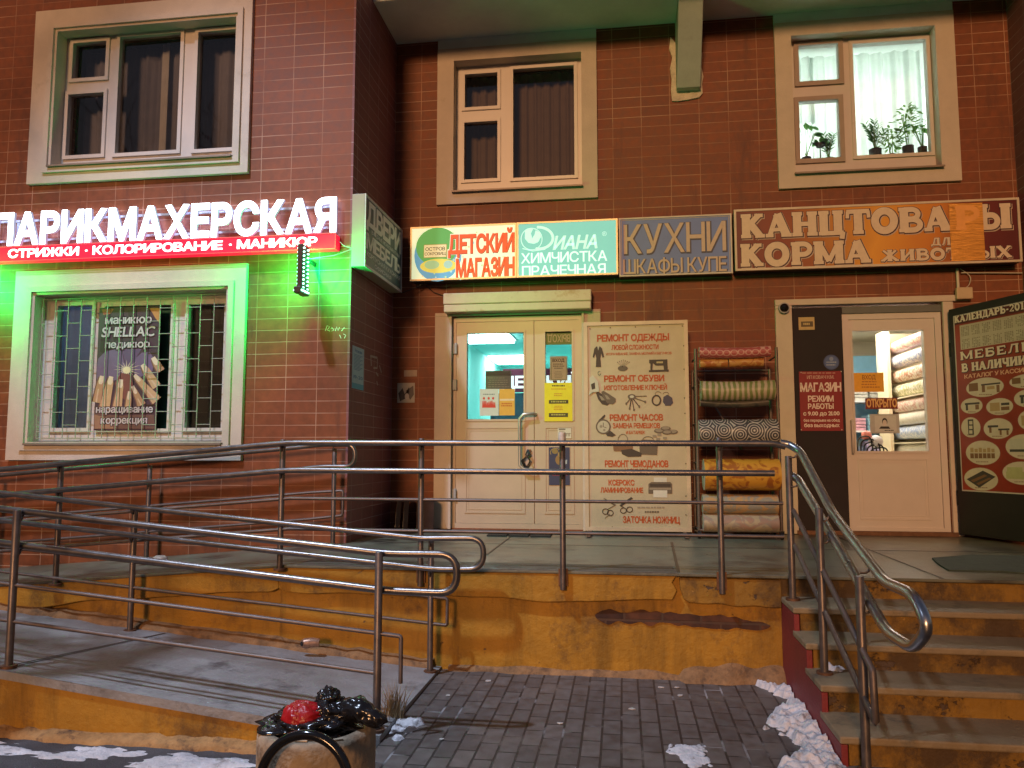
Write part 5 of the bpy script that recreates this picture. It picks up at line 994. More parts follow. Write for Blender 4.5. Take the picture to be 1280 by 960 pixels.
# ------------------------------------------------------------------ rack of oilcloth rolls
YR = 7.22
rk = thing('roll_rack', (1.0, YR, HP), 'grey tubular wheeled rack holding printed oilcloth rolls beside the banner stand', 'rack')
rx0, rx1 = .665, 1.372
for x in (rx0, rx1):
    for y in (YR-.12, YR+.22):
        mb = MB(); mb.tube([(x, y, HP+.06), (x, y, 2.36 if y < YR else 2.2)], .014, 8); mb.build('upright', m_bar, rk)
mb = MB()
for z in (HP+.075, 1.0, 1.33, 1.68, 2.03, 2.28):
    for x in (rx0, rx1): mb.tube([(x, YR-.12, z), (x, YR+.22, z)], .008, 6)
mb.tube([(rx0, YR-.12, HP+.075), (rx1, YR-.12, HP+.075)], .012, 8); mb.tube([(rx0, YR+.22, HP+.075), (rx1, YR+.22, HP+.075)], .012, 8); mb.tube([(rx0, YR+.22, 2.19), (rx1, YR+.22, 2.19)], .01, 8)
mb.tube([(rx0, YR+.2, 2.2), (1.1, YR+.21, 1.45)], .01, 6); mb.build('cross_bar', m_bar, rk)
for x in (rx0, rx1):
    for y in (YR-.12, YR+.22):
        mb = MB(); mb.tube([(x-.012, y, HP+.035), (x+.012, y, HP+.035)], .034, 14); mb.box(x-.02, x+.02, y-.015, y+.015, HP+.05, HP+.075); mb.build('castor', m_black, rk)
def pat(name, kind, a, b, c=(.5, .4, .3), sc=10):
    m = bpy.data.materials.new(name); n, l, bb = nodes_of(m); tc = n.new('ShaderNodeTexCoord'); mp = n.new('ShaderNodeMapping'); mp.inputs['Scale'].default_value = (sc, sc, sc); l.new(tc.outputs['Object'], mp.inputs[0])
    if kind == 'rings':
        sp = n.new('ShaderNodeSeparateXYZ'); l.new(mp.outputs[0], sp.inputs[0])
        v = n.new('ShaderNodeTexVoronoi'); v.voronoi_dimensions = '2D'; v.inputs['Randomness'].default_value = .35; v.inputs['Scale'].default_value = 1
        cb = n.new('ShaderNodeCombineXYZ'); l.new(sp.outputs[0], cb.inputs[0]); l.new(sp.outputs[2], cb.inputs[1]); l.new(cb.outputs[0], v.inputs['Vector'])
        mt = n.new('ShaderNodeMath'); mt.operation = 'MULTIPLY'; mt.inputs[1].default_value = 42; l.new(v.outputs['Distance'], mt.inputs[0]); sn = n.new('ShaderNodeMath'); sn.operation = 'SINE'; l.new(mt.outputs[0], sn.inputs[0]); fac = sn.outputs[0]; p0, p1 = .42, .58
    elif kind == 'stripe':
        wv = n.new('ShaderNodeTexWave'); wv.bands_direction = 'X'; wv.inputs['Scale'].default_value = .55; wv.inputs['Distortion'].default_value = 3.5; wv.inputs['Detail'].default_value = 3; wv.inputs['Detail Scale'].default_value = .8; l.new(mp.outputs[0], wv.inputs['Vector']); fac = wv.outputs['Fac']; p0, p1 = .35, .65
    elif kind == 'dots':
        v = n.new('ShaderNodeTexVoronoi'); v.inputs['Randomness'].default_value = .15; v.inputs['Scale'].default_value = 1; l.new(mp.outputs[0], v.inputs['Vector']); mt = n.new('ShaderNodeMath'); mt.operation = 'MULTIPLY'; mt.inputs[1].default_value = 16; l.new(v.outputs['Distance'], mt.inputs[0]); sn = n.new('ShaderNodeMath'); sn.operation = 'SINE'; l.new(mt.outputs[0], sn.inputs[0]); fac = sn.outputs[0]; p0, p1 = .3, .6
    else:
        v = n.new('ShaderNodeTexNoise'); v.inputs['Scale'].default_value = 1; v.inputs['Detail'].default_value = 3; v.inputs['Distortion'].default_value = 1.6; l.new(mp.outputs[0], v.inputs['Vector']); fac = v.outputs[0]; p0, p1 = .44, .56
    rp = n.new('ShaderNodeValToRGB'); e = rp.color_ramp.elements; e[0].position = p0; e[0].color = a+(1,); e[1].position = p1; e[1].color = b+(1,); q = e.new((p0+p1)/2); q.color = c+(1,)
    l.new(fac, rp.inputs[0]); l.new(rp.outputs[0], bb.inputs['Base Color']); bb.inputs['Roughness'].default_value = .32; MATS[name] = m; return m
GR = 'printed oilcloth rolls on the wheeled rack'
def roll(x0, x1, y, z, r, m, label, sag=0, grp=GR, along='X', flat=1.0, seg=26, seed=1):
    mb = MB(); N = 14; vs = []
    for i in range(N+1):
        t = i/N; cz = z-sag*math.sin(math.pi*t)
        for k in range(seg):
            a = 2*math.pi*k/seg; q = r*(1+.055*noise.noise((t*4, math.cos(a)+seed, math.sin(a))))
            dy, dz = q*math.cos(a), q*math.sin(a)*flat
            vs.append((x0+(x1-x0)*t, y+dy, cz+dz) if along == 'X' else (y+dy, x0+(x1-x0)*t, cz+dz))
    fs = [(i*seg+k, i*seg+(k+1) % seg, (i+1)*seg+(k+1) % seg, (i+1)*seg+k) for i in range(N) for k in range(seg)]
    mb.add(vs, fs, 0, True)
    for e in (0, N): mb.add(vs[e*seg:(e+1)*seg], [tuple(range(seg))], 1)
    sp_ = []
    o = mb.build('oilcloth_roll', [m, mat('roll_end', (.55, .5, .4), .7, var=.3, scale=40)]); tag(o, label, 'fabric roll', grp)
    core = MB(); c0 = (x0-.004, y, z) if along == 'X' else (y, x0-.004, z); c1 = (x1+.004, y, z) if along == 'X' else (y, x1+.004, z); core.tube([c0, c1], r*.22, 10); core.build('core', mat('cardboard_core', (.28, .19, .11), .8), o); return o
yr_ = YR-.10
roll(.70, 1.325, yr_+.01, 2.33, .050, pat('pink_dot_print', 'dots', (.42, .10, .10), (.62, .36, .32), (.5, .2, .18), 16), 'thin pink patterned roll at the top of the rack', sag=.012)
roll(.71, .955, yr_+.06, 2.235, .042, pat('orange_stripe_print', 'noise', (.55, .30, .08), (.42, .16, .04), (.6, .36, .14), 12), 'short orange roll under the left half of the pink roll'); roll(.965, 1.27, yr_+.06, 2.238, .042, MATS['orange_stripe_print'], 'short orange roll under the right half of the pink roll')
roll(.705, 1.35, yr_, 1.98, .088, pat('green_stripe_print', 'stripe', (.20, .24, .08), (.50, .42, .30), (.32, .30, .16), 12), 'green and beige striped roll second from the top of the rack', sag=.01)
roll(.70, 1.30, yr_+.02, 1.875, .035, pat('dark_sheet_print', 'noise', (.05, .05, .045), (.10, .09, .07), (.07, .07, .06), 8), 'thin dark roll tucked below the green striped roll', sag=.02)
roll(.675, 1.36, yr_, 1.60, .118, pat('grey_rings_print', 'rings', (.06, .06, .065), (.55, .53, .48), (.30, .30, .28), 7), 'thick grey roll printed with dark rings in the middle of the rack')
roll(.715, 1.365, yr_, 1.225, .140, pat('orange_leaf_print', 'noise', (.62, .33, .04), (.36, .13, .02), (.55, .27, .03), 9), 'thick orange roll with brown leaves behind the railing')
roll(.70, 1.345, yr_, .965, .085, pat('floral_print', 'noise', (.34, .33, .28), (.55, .35, .16), (.42, .34, .22), 10), 'beige and yellow floral roll near the bottom of the rack'); roll(.70, 1.345, yr_, .80, .082, pat('rose_floral_print', 'noise', (.42, .27, .20), (.50, .40, .26), (.36, .30, .24), 9), 'pinkish floral roll, lowest on the rack')

# ------------------------------------------------------------------ what shows through the door panes
cl_m = mat('ceiling_panel_light', (.9, 1, .98), .5, var=0, emit=(.62, 1, .94), es=13)
for (x0, x1, y0, y1), lb in (((onZ(572, 420, 2.95).x, onZ(634, 420, 2.95).x, onZ(605, 412, 2.95).y, onZ(605, 430, 2.95).y), 'bright ceiling panel seen high through the wide pane of the double door'), ((onZ(614, 450, 2.95).x, onZ(668, 450, 2.95).x, onZ(635, 447, 2.95).y, onZ(635, 456, 2.95).y), 'farther bright ceiling panel seen through the wide pane of the double door')):
    t = thing('ceiling_light', ((x0+x1)/2, (y0+y1)/2, 3), lb, 'ceiling light', 'ceiling lights in the first shop'); MB().box(x0, x1, y0, y1, 2.955, 2.985).build('diffuser', cl_m, t); ring2 = MB(); ring2.box(x0-.03, x1+.03, y0-.03, y1+.03, 2.986, 2.999); ring2.build('housing', mat('light_housing', (.7, .75, .72), .5), t)
cab = thing('shop_cabinet', (-.7, 10.2, HP), 'dark blue cabinet with a dark red header inside the double door', 'cabinet')
MB().box(-1.72, -.2, 10.0, 10.5, HP, 2.2).build('body', mat('navy_cabinet', (.05, .10, .15), .5, var=.2), cab); MB().box(-1.55, -.2, 9.985, 9.999, 2.21, 2.52).build('header', mat('wine_header', (.22, .03, .07), .5), cab)
cv = Canvas((0, 9.985, 0)); cv.text('ДЕТСКИЙ', 0, 0, 0, 0, ink((.85, .85, .85), .7), bold=.05, uvbox=(-1.56, -.55, 2.27, 2.42)); cv.build('lettering', cab)
for z in (1.0, 1.35, 1.7): MB().box(-1.71, -.21, 9.985, 9.999, z, z+.02).build('shelf_edge', m_pvc, cab)
# second shop: wall rack with rolls lying towards the street, shelves with folded goods
t = thing('ceiling_light', (2.6, 9.2, 2.95), 'square ceiling lamp inside the second shop above the rolls', 'ceiling light'); MB().box(2.2, 3.0, 8.5, 9.5, 2.925, 2.945).build('diffuser', mat('warm_ceiling_panel', (1, .97, .9), .5, var=0, emit=(1, .93, .80), es=17), t)
GI = 'pale oilcloth rolls racked inside the second shop'
wr = thing('roll_shelf', (3.3, 8.9, HP), 'cream wall shelf holding pale oilcloth rolls inside the second shop', 'shelf')
MB().box(2.955, 2.99, 9.10, 9.42, HP, 2.8).build('end_panel', mat('cream_panel', (.72, .64, .45), .6, var=.05), wr); MB().box(2.955, 3.7, 9.42, 9.46, HP, 2.8).build('back_panel', MATS['cream_panel'], wr)
for z in (1.53, 2.02): MB().box(2.995, 3.6, 8.0, 9.41, z-.012, z).build('shelf_board', MATS['cream_panel'], wr)
RS = [(2.60, 'pink_gold_roll_print', (.74, .64, .48), (.60, .25, .22)), (2.44, 'white_blue_roll_print', (.76, .73, .64), (.25, .30, .52)), (2.27, 'floral_white_roll_print', (.74, .66, .54), (.50, .22, .12)), (2.11, 'cream_leaf_roll_print', (.74, .70, .58), (.36, .34, .14)), (1.93, 'rose_roll_print', (.72, .66, .55), (.60, .30, .24)), (1.79, 'plain_cream_roll_print', (.75, .71, .60), (.68, .62, .5)), (1.64, 'pale_blue_roll_print', (.66, .68, .70), (.30, .40, .62)), (1.45, 'plain_white_roll_print', (.76, .74, .66), (.70, .68, .6)), (1.30, 'tan_roll_print', (.66, .60, .5), (.5, .42, .33)), (1.16, 'teal_spot_roll_print', (.62, .62, .58), (.25, .38, .38)), (1.02, 'lace_roll_print', (.70, .70, .68), (.5, .5, .5))]
DSC = ['pink and gold', 'white and blue', 'white floral', 'cream leaf patterned', 'rose patterned', 'plain cream', 'pale blue', 'plain white', 'tan patterned', 'teal spotted', 'white lace']
for i, (z, nm, a, b_) in enumerate(RS): roll(8.0+.02*(i % 3), 9.36, 3.075+.01*(i % 4), z, .072, pat(nm, 'noise', a, b_, tuple((p+q)/2 for p, q in zip(a, b_)), 20), DSC[i]+' roll end on, '+('topmost' if i == 0 else 'lowest' if i == 10 else 'number %d from the top' % (i+1))+' on the shop wall shelf', grp=GI, along='Y', seed=i)
sh = thing('goods_shelf', (2.4, 10.6, HP), 'blue backed shelf crowded with folded goods deep in the second shop', 'shelf')
MB().box(2.45, 3.6, 10.7, 10.74, HP, 2.7).build('back_panel', mat('sky_blue_panel', (.22, .50, .75), .5, var=.1), sh)
for z in (1.0, 1.35, 1.7, 2.08): MB().box(2.45, 3.6, 10.3, 10.7, z-.02, z).build('shelf_board', mat('white_board', (.7, .74, .78), .5), sh)
random.seed(12); GB = 'folded goods on the blue backed shelf'
PAL = [(.25, .45, .68, 'blue'), (.68, .66, .60, 'white'), (.62, .45, .18, 'ochre'), (.30, .55, .70, 'pale blue'), (.55, .30, .40, 'pink'), (.48, .40, .62, 'violet'), (.62, .58, .42, 'cream'), (.14, .2, .34, 'navy')]
RN = ['bottom', 'second lowest', 'second highest', 'top']; 
for r_, z in enumerate((1.0, 1.35, 1.7, 2.08)):
    x = 2.56; k = 0
    while x < 3.50 and k < 6:
        wd = random.uniform(.13, .19); h_ = random.uniform(.14, .26); c = PAL[(r_*3+k*5+r_*k) % 8]; mb = MB(); nl_ = random.randint(4, 7)
        for q in range(nl_): mb.box(x+random.uniform(0, .008), x+wd-.01-random.uniform(0, .008), 10.32+random.uniform(0, .01), 10.6, z+.002+h_*q/nl_, z+h_*(q+.88)/nl_)
        o = mb.build('folded_goods', mat('goods_'+c[3].replace(' ', '_'), c[:3], .6, var=.3, scale=18)); tag(o, '%s folded stack, %s from the left on the %s shelf row' % (c[3], ['first', 'second', 'third', 'fourth', 'fifth', 'sixth'][k], RN[r_]), 'folded goods', GB); x += wd+.012; k += 1
bk_ = thing('wire_basket', (2.3, 8.6, HP), 'black wire basket with a white and pink bundle behind the shop door pane', 'basket')
mb = MB()
for i in range(5): mb.tube(bend([(2.42+i*.03, 8.5, 1.15), (2.43+i*.03, 8.48, 1.58-.03*i), (2.55+i*.04, 8.46, 1.60-.03*i), (2.62+i*.03, 8.5, 1.15)], .06), .008, 6)
mb.build('wires', m_black, bk_); mb = MB(); mb.lathe([(0, -.07), (.06, -.04), (.075, .01), (.05, .06), (0, .075)], (2.62, 8.52, 1.53), 14, jit=.25); mb.build('bundle', mat('white_bundle', (.75, .75, .78), .6, var=.1), bk_); mb = MB(); mb.lathe([(0, -.05), (.05, -.03), (.05, .03), (0, .05)], (2.53, 8.52, 1.60), 12, jit=.3); mb.build('bundle', mat('pink_bundle', (.75, .25, .2), .6, var=.15), bk_)

# ------------------------------------------------------------------ plants behind the lit window
m_leaf = cloth_mat('house_plant_leaf', (.10, .26, .07), .6); m_leaf2 = cloth_mat('pale_plant_leaf', (.22, .42, .10), .6); m_pot = mat('dark_pot', (.03, .025, .022), .6, var=.2)
def leaf(mb, p, d, ln, wd, up=Vector((0, 0, 1))):
    d = d.normalized(); s_ = d.cross(up); s_ = s_.normalized() if s_.length > .05 else Vector((1, 0, 0)); nn = s_.cross(d)
    P = [p, p+d*ln*.35+s_*wd/2-nn*ln*.03, p+d*ln*.75+s_*wd*.38-nn*ln*.07, p+d*ln-nn*ln*.16, p+d*ln*.75-s_*wd*.38-nn*ln*.07, p+d*ln*.35-s_*wd/2-nn*ln*.03, p+d*ln*.5+nn*ln*.03]
    mb.add(P, [(0, 1, 6), (1, 2, 6), (2, 3, 6), (3, 4, 6), (4, 5, 6), (5, 0, 6)], 0)
def plant(px, base_y, top_y, kind, label, seed, pot=True, potw=.055):
    random.seed(seed); b = onY(px, base_y, D+.38); tz = onY(px, top_y, D+.38).z; zb = WIN['B'][1][2]+.0
    t = thing('potted_plant', (b.x, b.y, zb), label, 'plant', 'house plants on the lit window sill'); st_ = MB(); lf = MB(); ph = max(.05, b.z-zb) if pot else .05
    if pot:
        mb = MB(); mb.lathe([(0, 0), (potw*.85, 0), (potw, ph), (potw*.9, ph), (potw*.85, ph-.01), (0, ph-.012)], (b.x, b.y, zb), 20); mb.build('pot', m_pot, t)
    z0 = zb+ph-.01; H = tz-z0
    if kind == 'zz':
        for i in range(8):
            a = random.uniform(0, 6.28); tip = Vector((b.x+.13*math.cos(a)*random.uniform(.4, 1), b.y+.05*math.sin(a), z0+H*random.uniform(.6, 1))); p0 = Vector((b.x, b.y, z0)); pts = [p0.lerp(tip, k/7)+Vector((0, 0, .03*math.sin(k/7*3.1))) for k in range(8)]; st_.tube(pts, .004, 5)
            for k in range(2, 8):
                for s_ in (-1, 1): leaf(lf, pts[k], (pts[k]-pts[k-1]).normalized()+Vector((s_*.9, random.uniform(-.3, .3), .1)), .058, .026)
    elif kind == 'tree':
        for i in range(3):
            tip = Vector((b.x+random.uniform(-.06, .06), b.y, z0+H*.75)); pts = [Vector((b.x+.012*(i-1), b.y, z0)).lerp(tip, k/5) for k in range(6)]; st_.tube(pts, .004, 5)
        for i in range(130):
            a = random.uniform(0, 6.28); h_ = random.uniform(.3, 1); r_ = .15*math.sin(min(1, (1.08-h_)*2.2)*1.57)*random.uniform(.2, 1); p = Vector((b.x+r_*math.cos(a), b.y+r_*.5*math.sin(a), z0+H*h_)); leaf(lf, p, Vector((math.cos(a), math.sin(a)*.5, random.uniform(-.5, .5))), .05, .024)
    else:
        for i in range(9):
            a = random.uniform(0, 6.28); tip = Vector((b.x+.10*math.cos(a), b.y+.05*math.sin(a), z0+H*random.uniform(.55, 1))); st_.tube([Vector((b.x, b.y, z0)), Vector((b.x, b.y, z0)).lerp(tip, .6)+Vector((0, 0, .02)), tip], .003, 5); leaf(lf, tip, Vector((math.cos(a), math.sin(a)*.4, -.2)), .09, .055)
    st_.build('stem', m_leaf2, t); lf.build('foliage', m_leaf if kind != 'tree' else m_leaf2, t)
plant(1094, 187, 152, 'zz', 'glossy dark zamioculcas in a black pot at the left of the large pane', 3, potw=.06)
plant(1135, 183, 132, 'tree', 'tallest bushy light green plant in a dark pot near the right of the large pane', 4, potw=.055); plant(1153, 184, 150, 'leafy', 'small dark plant in a black pot at the right edge of the large pane', 6, potw=.045)
plant(1114, 193, 160, 'tree', 'low feathery green plant between the two pots in the large pane', 7, pot=True, potw=.04)
plant(1008, 197, 150, 'leafy', 'broad leaved pale plant at the left edge of the small lower pane', 8, potw=.05); plant(1036, 198, 166, 'zz', 'dark feathery plant at the right of the small lower pane', 9, potw=.05)
hb = onY(1025, 181, D+.36); t = thing('hanging_bowl', (hb.x, hb.y, hb.z), 'small dark bowl of leaves raised in the small lower pane', 'plant'); mb = MB(); mb.lathe([(0, -.035), (.035, -.025), (.055, .01), (.05, .012), (.03, -.01), (0, -.012)], hb, 18); mb.build('bowl', m_pot, t); lf = MB(); random.seed(4)
for i in range(26): a = random.uniform(0, 6.28); leaf(lf, Vector(hb)+Vector((.03*math.cos(a), .03*math.sin(a), .01)), Vector((math.cos(a), math.sin(a), random.uniform(-.2, 1.3))), .06, .035)
lf.build('foliage', m_leaf, t); mb = MB(); mb.tube([(hb.x, hb.y, hb.z-.035), (hb.x, hb.y, WIN['B'][1][2])], .006, 6); mb.build('stand', m_pot, t)

# ------------------------------------------------------------------ loose things on the porch
random.seed(9)
gm = thing('door_grate', (-.65, 7.2, HP), 'dark metal foot grate lying before the double door', 'grate')
a, b = onZ(598, 676, HP), onZ(688, 673, HP); mb = MB()
for k in range(3): x0 = a.x+(b.x-a.x)*k/3; ring_ = [(x0+.01, 7.0), (x0+(b.x-a.x)/3-.01, 7.0), (x0+(b.x-a.x)/3-.01, 7.22), (x0+.01, 7.22)]; mb.prism(ring_, 'Z', HP+.002, HP+.014)
mb.build('grid_panel', mat('grate_black', (.02, .022, .022), .6, var=.3, bump=1, bscale=200), gm)
m_mat = mat('green_mat', (.05, .07, .052), .8, var=.3, scale=14, bump=.6, bscale=160)
P = [onZ(1165, 699, HP), onZ(1215, 695, HP), onZ(1330, 697, HP), onZ(1330, 721, HP), onZ(1255, 716, HP), onZ(1185, 714, HP), onZ(1172, 706, HP)]
mb = MB(); mb.prism([(p.x, p.y) for p in P], 'Z', HP+.001, HP+.011); tag(mb.build('door_mat', m_mat), 'dark green rubber mat lying on the porch before the open black door', 'mat')
cw = MB(); a, b = onZ(838, 678, HP), onZ(846, 715, HP); cw.quad((a.x, a.y, HP+.004), (a.x+.02, a.y, HP+.004), (b.x+.02, b.y, HP+.004), (b.x, b.y, HP+.004)); cw.build('slab_joint', m_black, porch)
m_box = mat('dark_cardboard', (.06, .035, .03), .55, var=.25, scale=12); t = thing('scrap_pile', (-2.05, 7.35, HP), 'dark folded cardboard and glossy scraps leaning in the wall corner', 'scrap pile')
for i, (x, y, w_, h_, an) in enumerate(((-2.2, 7.40, .03, .30, .25), (-2.11, 7.36, .03, .31, .18), (-1.99, 7.42, .15, .30, .06))):
    mb = MB(); c_, s_ = math.cos(.5), math.sin(.5); P = []
    for zz_ in (0, h_):
        for dx, dy in ((-.02, -.16), (w_, -.16), (w_, .12), (-.02, .12)): P.append((x+dx*c_-dy*s_*.5+an*zz_*.3, y+dx*s_+dy*c_, HP+.002+zz_))
    mb.add(P, [(3, 2, 1, 0), (4, 5, 6, 7), (0, 1, 5, 4), (1, 2, 6, 5), (2, 3, 7, 6), (3, 0, 4, 7)]); mb.build('cardboard_sheet', mat('glossy_scrap', (.03, .018, .016), .15, var=.3) if i < 2 else m_box, t, bevel=.004)
q = onZ(500, 660, HP); MB().box(q.x-.06, q.x+.07, q.y-.02, q.y+.10, HP+.001, HP+.15).build('carton', mat('brown_carton', (.30, .20, .13), .8, var=.15), t, bevel=.004)
# litter
q = onY(380, 805, 4.93); cn = thing('drink_can', (q.x, q.y, q.z), 'crushed pale drink can lying on the mortar ledge of the lower ramp', 'can'); z_ = lz(q.x, 5)+.085
mb = MB(); mb.tube([(q.x, q.y-.03, z_), (q.x+.012, q.y-.015, z_), (q.x+.06, q.y+.0, z_+.004), (q.x+.10, q.y+.01, z_)], [.026, .033, .031, .026], 14); mb.build('body', mat('can_metal', (.45, .28, .2), .35, .6, var=.4, scale=40), cn); mb = MB(); mb.tube([(q.x-.001, q.y-.033, z_), (q.x-.003, q.y-.036, z_)], .014, 10); mb.build('end', m_black, cn)
q = onY(200, 690, 5.75); z_ = uz(q.x); mb = MB(); mb.lathe([(0, .0), (.05, .005), (.06, .04), (.03, .06), (0, .062)], (q.x, 5.75, z_), 14, jit=.5); mb.lathe([(0, 0), (.05, .0), (.05, .02), (0, .03)], (q.x-.10, 5.72, z_), 12, jit=.6); tag(mb.build('crumpled_wrapper', mat('wrapper', (.50, .42, .36), .5, var=.3, scale=30)), 'crumpled pale wrapper lying on the upper ramp by the wall', 'litter')
def blob(c, s_, m, jit, seed, par, nm, seg=72, rows=36, bump_f=3):
    mb = MB(); vs = []
    for i in range(rows+1):
        th = math.pi*i/rows
        for k in range(seg):
            a = 2*math.pi*k/seg; d = Vector((math.sin(th)*math.cos(a), math.sin(th)*math.sin(a), math.cos(th))); q = 1+jit*(noise.noise(d*bump_f+Vector((seed, 0, 0)))+.35*abs(noise.noise(d*bump_f*1.8+Vector((0, seed, 0)))))+min(.3, jit)*(abs(noise.noise(Vector((d.x*2.2, d.y*2.2, d.z*6))+Vector((seed*3, 1, 0))))-.2)-min(.16, jit)*max(0, .12-abs(noise.noise(d*1.9+Vector((seed, seed, 2)))))/.12; vs.append((c[0]+d.x*s_[0]*q, c[1]+d.y*s_[1]*q, c[2]+d.z*s_[2]*q))
    mb.add(vs, [(i*seg+k, (i+1)*seg+k, (i+1)*seg+(k+1) % seg, i*seg+(k+1) % seg) for i in range(rows) for k in range(seg)], 0, True); return mb.build(nm, m, par)
# concrete bin
bc = onY(397, 905, 2.93); BR = .223; bt = onY(397, 906, 2.93).z
bn_ = thing('concrete_bin', (bc.x, 2.93, -.06), 'round weathered concrete litter bin heaped with black and red plastic bags', 'bin')
mb = MB(); mb.lathe([(BR*.93, -.05), (BR*.99, .0), (BR, bt-.06), (BR*.995, bt-.018), (BR*.965, bt), (BR*.80, bt+.002), (BR*.76, bt-.02), (BR*.74, bt-.18), (0, bt-.19)], (bc.x, 2.93, 0), 56, jit=.012)
mb.build('shell', mat('weathered_concrete', (.36, .28, .19), .85, var=.25, scale=9, bump=.9, bscale=30, stain=(.16, .11, .07), sscale=5, sth=.52), bn_)
m_bag = mat('black_bag', (.010, .010, .012), .2, var=.3, bump=.35, bscale=18); m_rbag = mat('red_bag', (.36, .006, .01), .34, var=.3, bump=.8, bscale=30)
X_, Y_ = bc.x, 2.93
for c, s_, m_, j, sd in (((-.02, .02, .0), (.17, .16, .055), m_bag, .3, 1), ((-.045, -.03, .035), (.085, .07, .06), m_rbag, .1, 3), ((.03, .03, .075), (.05, .05, .055), m_bag, .25, 5), ((.05, .0, .045), (.09, .07, .05), m_bag, .25, 6), ((-.01, -.07, .012), (.05, .04, .03), m_bag, .25, 7), ((-.10, -.01, .03), (.06, .06, .03), m_bag, .35, 8)): blob((X_+c[0], Y_+c[1], bt+c[2]), s_, m_, j, sd, bn_, 'bag', bump_f=2.3)
mb = MB(); pts = [(X_+.08, Y_+.02, bt+.03), (X_+.13, Y_+.0, bt+.065), (X_+.18, Y_-.02, bt+.075), (X_+.23, Y_-.03, bt+.05), (X_+.275, Y_-.04, bt+.042), (X_+.285, Y_-.04, bt+.03)]; mb.tube(pts, [.05, .05, .045, .035, .03, .012], 14); o = mb.build('bag', m_bag, bn_)
tx_ = bpy.data.textures.new('bag_clouds', 'CLOUDS'); tx_.noise_scale = .05; md_ = o.modifiers.new('sub', 'SUBSURF'); md_.levels = md_.render_levels = 3; md_ = o.modifiers.new('disp', 'DISPLACE'); md_.texture = tx_; md_.strength = .03
for i, (x, y, an, ln) in enumerate(((-.01, -.185, .1, .045), (.12, -.16, .5, .04), (-.14, -.12, .8, .03))):
    mb = MB(); mb.tube([(X_+x, Y_+y, bt+.006), (X_+x+ln*math.cos(an), Y_+y+ln*math.sin(an), bt+.006)], .004, 8); tag(mb.build('cigarette_butt', mat('butt_paper', (.6, .48, .34), .8, var=.1)), ['cigarette butt on the front of the bin rim', 'cigarette butt on the right part of the bin rim', 'cigarette butt on the left part of the bin rim'][i], 'cigarette butt', 'cigarette butts on the bin rim')
# black hoop standing in front of the bin
hc = onY(381, 921, 2.66); rad = .162; mb = MB(); cz_ = hc.z-rad+.0
mb.tube([(hc.x+rad*math.cos(a), 2.66+.02*math.sin(a), cz_+rad*math.sin(a)) for a in [2*math.pi*i/56 for i in range(56)]], .0175, 16, closed=True)
hp_ = thing('tubular_hoop', (hc.x, 2.66, -.06), 'shiny black round tube hoop standing in front of the concrete bin', 'hoop'); mb.build('ring', mat('gloss_black_tube', (.008, .008, .009), .12, var=.2), hp_)
mb = MB(); mb.tube([(hc.x, 2.66, -.06), (hc.x, 2.66, cz_-rad+.01)], .017, 12); mb.build('stem', MATS['gloss_black_tube'], hp_)
# dry grass
def tuft(px, py, Y, h_, n, label, seed, m, z=None):
    random.seed(seed); q = onZ(px, py, 0) if z is None else onY(px, py, Y); z = 0 if z is None else z; mb = MB()
    for i in range(n):
        p = Vector((q.x+random.gauss(0, .022), q.y+random.gauss(0, .02), z)); d = Vector((random.gauss(0, .22), random.gauss(0, .2), 1)).normalized(); ln = h_*random.uniform(.45, 1); s_ = Vector((random.uniform(-1, 1), random.uniform(-1, 1), 0)).normalized()*.0022
        m1 = p+d*ln*.55; e = p+d*ln+Vector((d.x, d.y, -.1))*ln*.25; mb.add([p-s_, p+s_, m1+s_*.8, m1-s_*.8, e], [(0, 1, 2, 3), (3, 2, 4)])
    tag(mb.build('dry_grass', m), label, 'grass tuft')
mg = mat('straw', (.36, .25, .12), .8, var=.3, scale=30)
tuft(492, 902, 0, .24, 130, 'tuft of dry yellow grass at the foot of the nearest railing post', 2, mg); tuft(558, 832, 0, .12, 60, 'small dark dry weed at the foot of the ochre wall by the ramp end', 3, mat('dead_weed', (.05, .03, .02), .8))
# snow: thin lumpy sheets whose ragged edge ends where the height runs out
m_snow = mat('dirty_snow', (.62, .61, .63), .7, var=.18, scale=14, bump=.8, bscale=55, stain=(.24, .21, .19), sscale=9, sth=.56)
def snow(name, inside, x0, x1, y0, y1, z0, amp, thr, fr, seed, st_=.014, label=None, fine=1.0):
    nx, ny = int((x1-x0)/st_), int((y1-y0)/st_); H = {}; 
    for i in range(nx+1):
        for j in range(ny+1):
            x, y = x0+i*st_, y0+j*st_; v = Vector((x*fr[0], y*fr[1], seed)); h_ = noise.noise(v)+.5*noise.noise(v*2.3)+.3*noise.noise(v*5.1)+inside(x, y)-thr
            rough = (abs(noise.noise(Vector((x*9, y*9, seed))))*.9+.5*abs(noise.noise(Vector((x*19, y*19, seed+2))))+.3*abs(noise.noise(Vector((x*41, y*41, seed+5)))))*fine
            H[i, j] = (min(1, h_*2.2)*amp*(.4+rough)+min(1, h_*5)*.006*abs(noise.noise(Vector((x*70, y*70, seed))))) if h_ > 0 else -.004
    ids = {}; mb = MB(); vs = []; fs = []
    for i in range(nx):
        for j in range(ny):
            q = [(i, j), (i+1, j), (i+1, j+1), (i, j+1)]
            if max(H[k] for k in q) <= 0: continue
            f = []
            for k in q:
                if k not in ids: ids[k] = len(vs); vs.append((x0+k[0]*st_, y0+k[1]*st_, z0+H[k]))
                f.append(ids[k])
            fs.append(tuple(f))
    if not fs: return
    mb.add(vs, fs, 0, True); tag(mb.build(name, m_snow), label, 'snow', kind='stuff')
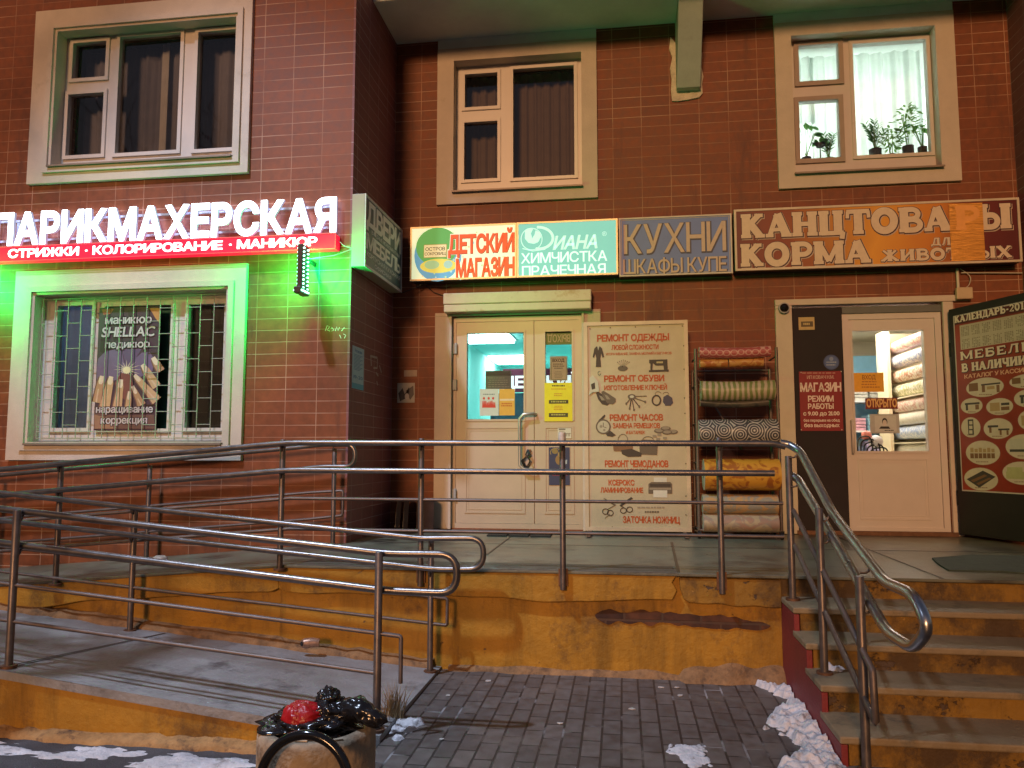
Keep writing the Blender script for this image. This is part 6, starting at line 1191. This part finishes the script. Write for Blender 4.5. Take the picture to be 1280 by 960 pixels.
snow('snow', lambda x, y: .42-abs(y-3.58)*4.5 if y > 3.48 else -.06-(3.48-y)*.10, -3.6, -1.55, 2.6, 3.68, -.06, .012, .14, (2.6, 8.5), 4.0, label='thin white snow patches on the dark asphalt along the lower ramp')
snow('snow', lambda x, y: 1.0-max(0, (.968-x)-(.07+.10*(4.95-y)*.9+.07*math.sin(y*9)))*14-max(0, y-5.0)*9, .50, .966, 3.3, 5.1, 0, .034, .40, (8, 8), 9.0, .006, 'lumpy heap of dirty snow along the red stair cheek', 1.5)
snow('snow', lambda x, y: .75-((x-.30)/.13)**2-((y-3.83)/.22)**2, -.1, .6, 3.45, 4.2, .001, .008, .25, (9, 7), 2.0, .006, 'flat scrap of snow on the paving right of the middle')
snow('snow', lambda x, y: .7-((x+1.13)/.10)**2-((y-4.02)/.20)**2, -1.3, -.95, 3.75, 4.35, 0, .03, .3, (9, 9), 6.0, .006, 'small snow lump at the foot of the nearest railing post', 1.2)
snow('snow', lambda x, y: .55-((x-1.12)/.10)**2-((y-4.45)/.07)**2, 1.0, 1.25, 4.36, 4.56, .396-.132, .04, .2, (9, 9), 7.0, .008, 'little snow heap left on the third stair tread', 1.2)
for i, (px, py) in enumerate(((398, 868), (610, 852), (560, 870), (846, 860), (850, 870), (790, 887), (826, 860), (740, 845), (552, 925), (700, 905))):
    q = onZ(px, py, .0); random.seed(i); n_ = random.randint(5, 7); a0 = random.uniform(0, 6); rr2 = random.uniform(.012, .03)
    if px < 500: continue
    mb = MB(); mb.prism([(q.x+rr2*random.uniform(.6, 1.2)*math.cos(a0+6.28*k/n_), q.y+rr2*.8*random.uniform(.6, 1.2)*math.sin(a0+6.28*k/n_)) for k in range(n_)], 'Z', .002, .006); tag(mb.build('litter_scrap', ink((.5, .46, .42))), 'tiny pale scrap of litter lying on the paving blocks', 'litter', 'litter scraps on the paving')

# ------------------------------------------------------------------ bare tree on the verge left of the view; its twigs shadow the ramp
random.seed(31)
tr = thing('bare_tree', (-4.5, 2.2, -.06), 'leafless street tree standing left of the ramp, past the picture edge', 'tree')
br_ = MB(); tk = MB()
def grow(p, d, ln, r, dep):
    pts = [p]; q = p.copy(); dd = d.copy()
    for i in range(4):
        dd = (dd+Vector((random.gauss(0, .12), random.gauss(0, .12), random.gauss(.03, .08)))).normalized(); q = q+dd*ln/4
        if q.x > -1.02*max(.5, q.y)-.12 or q.y > 5.6 or q.x > -2.4: break
        pts.append(q.copy())
    if len(pts) < 2: return
    (tk if dep == 0 else br_).tube(pts, [r*(1-.4*i/4) for i in range(len(pts))], 7 if dep < 2 else 5)
    if dep < 4:
        for k in range(4 if dep else 7):
            a = random.uniform(0, 6.28); b = pts[random.randint(1, len(pts)-1)]; e = (dd*.6+Vector((math.cos(a)*.8, math.sin(a)*.8, random.uniform(-.1, .7)))).normalized(); grow(b, e, ln*random.uniform(.5, .72), r*.5, dep+1)
grow(Vector((-4.5, 2.2, -.1)), Vector((.05, .1, 1)), 4.2, .09, 0); m_bark = mat('bark', (.07, .055, .045), .9, var=.3, scale=20, bump=.8, bscale=40)
tk.build('trunk', m_bark, tr); br_.build('branch', m_bark, tr)
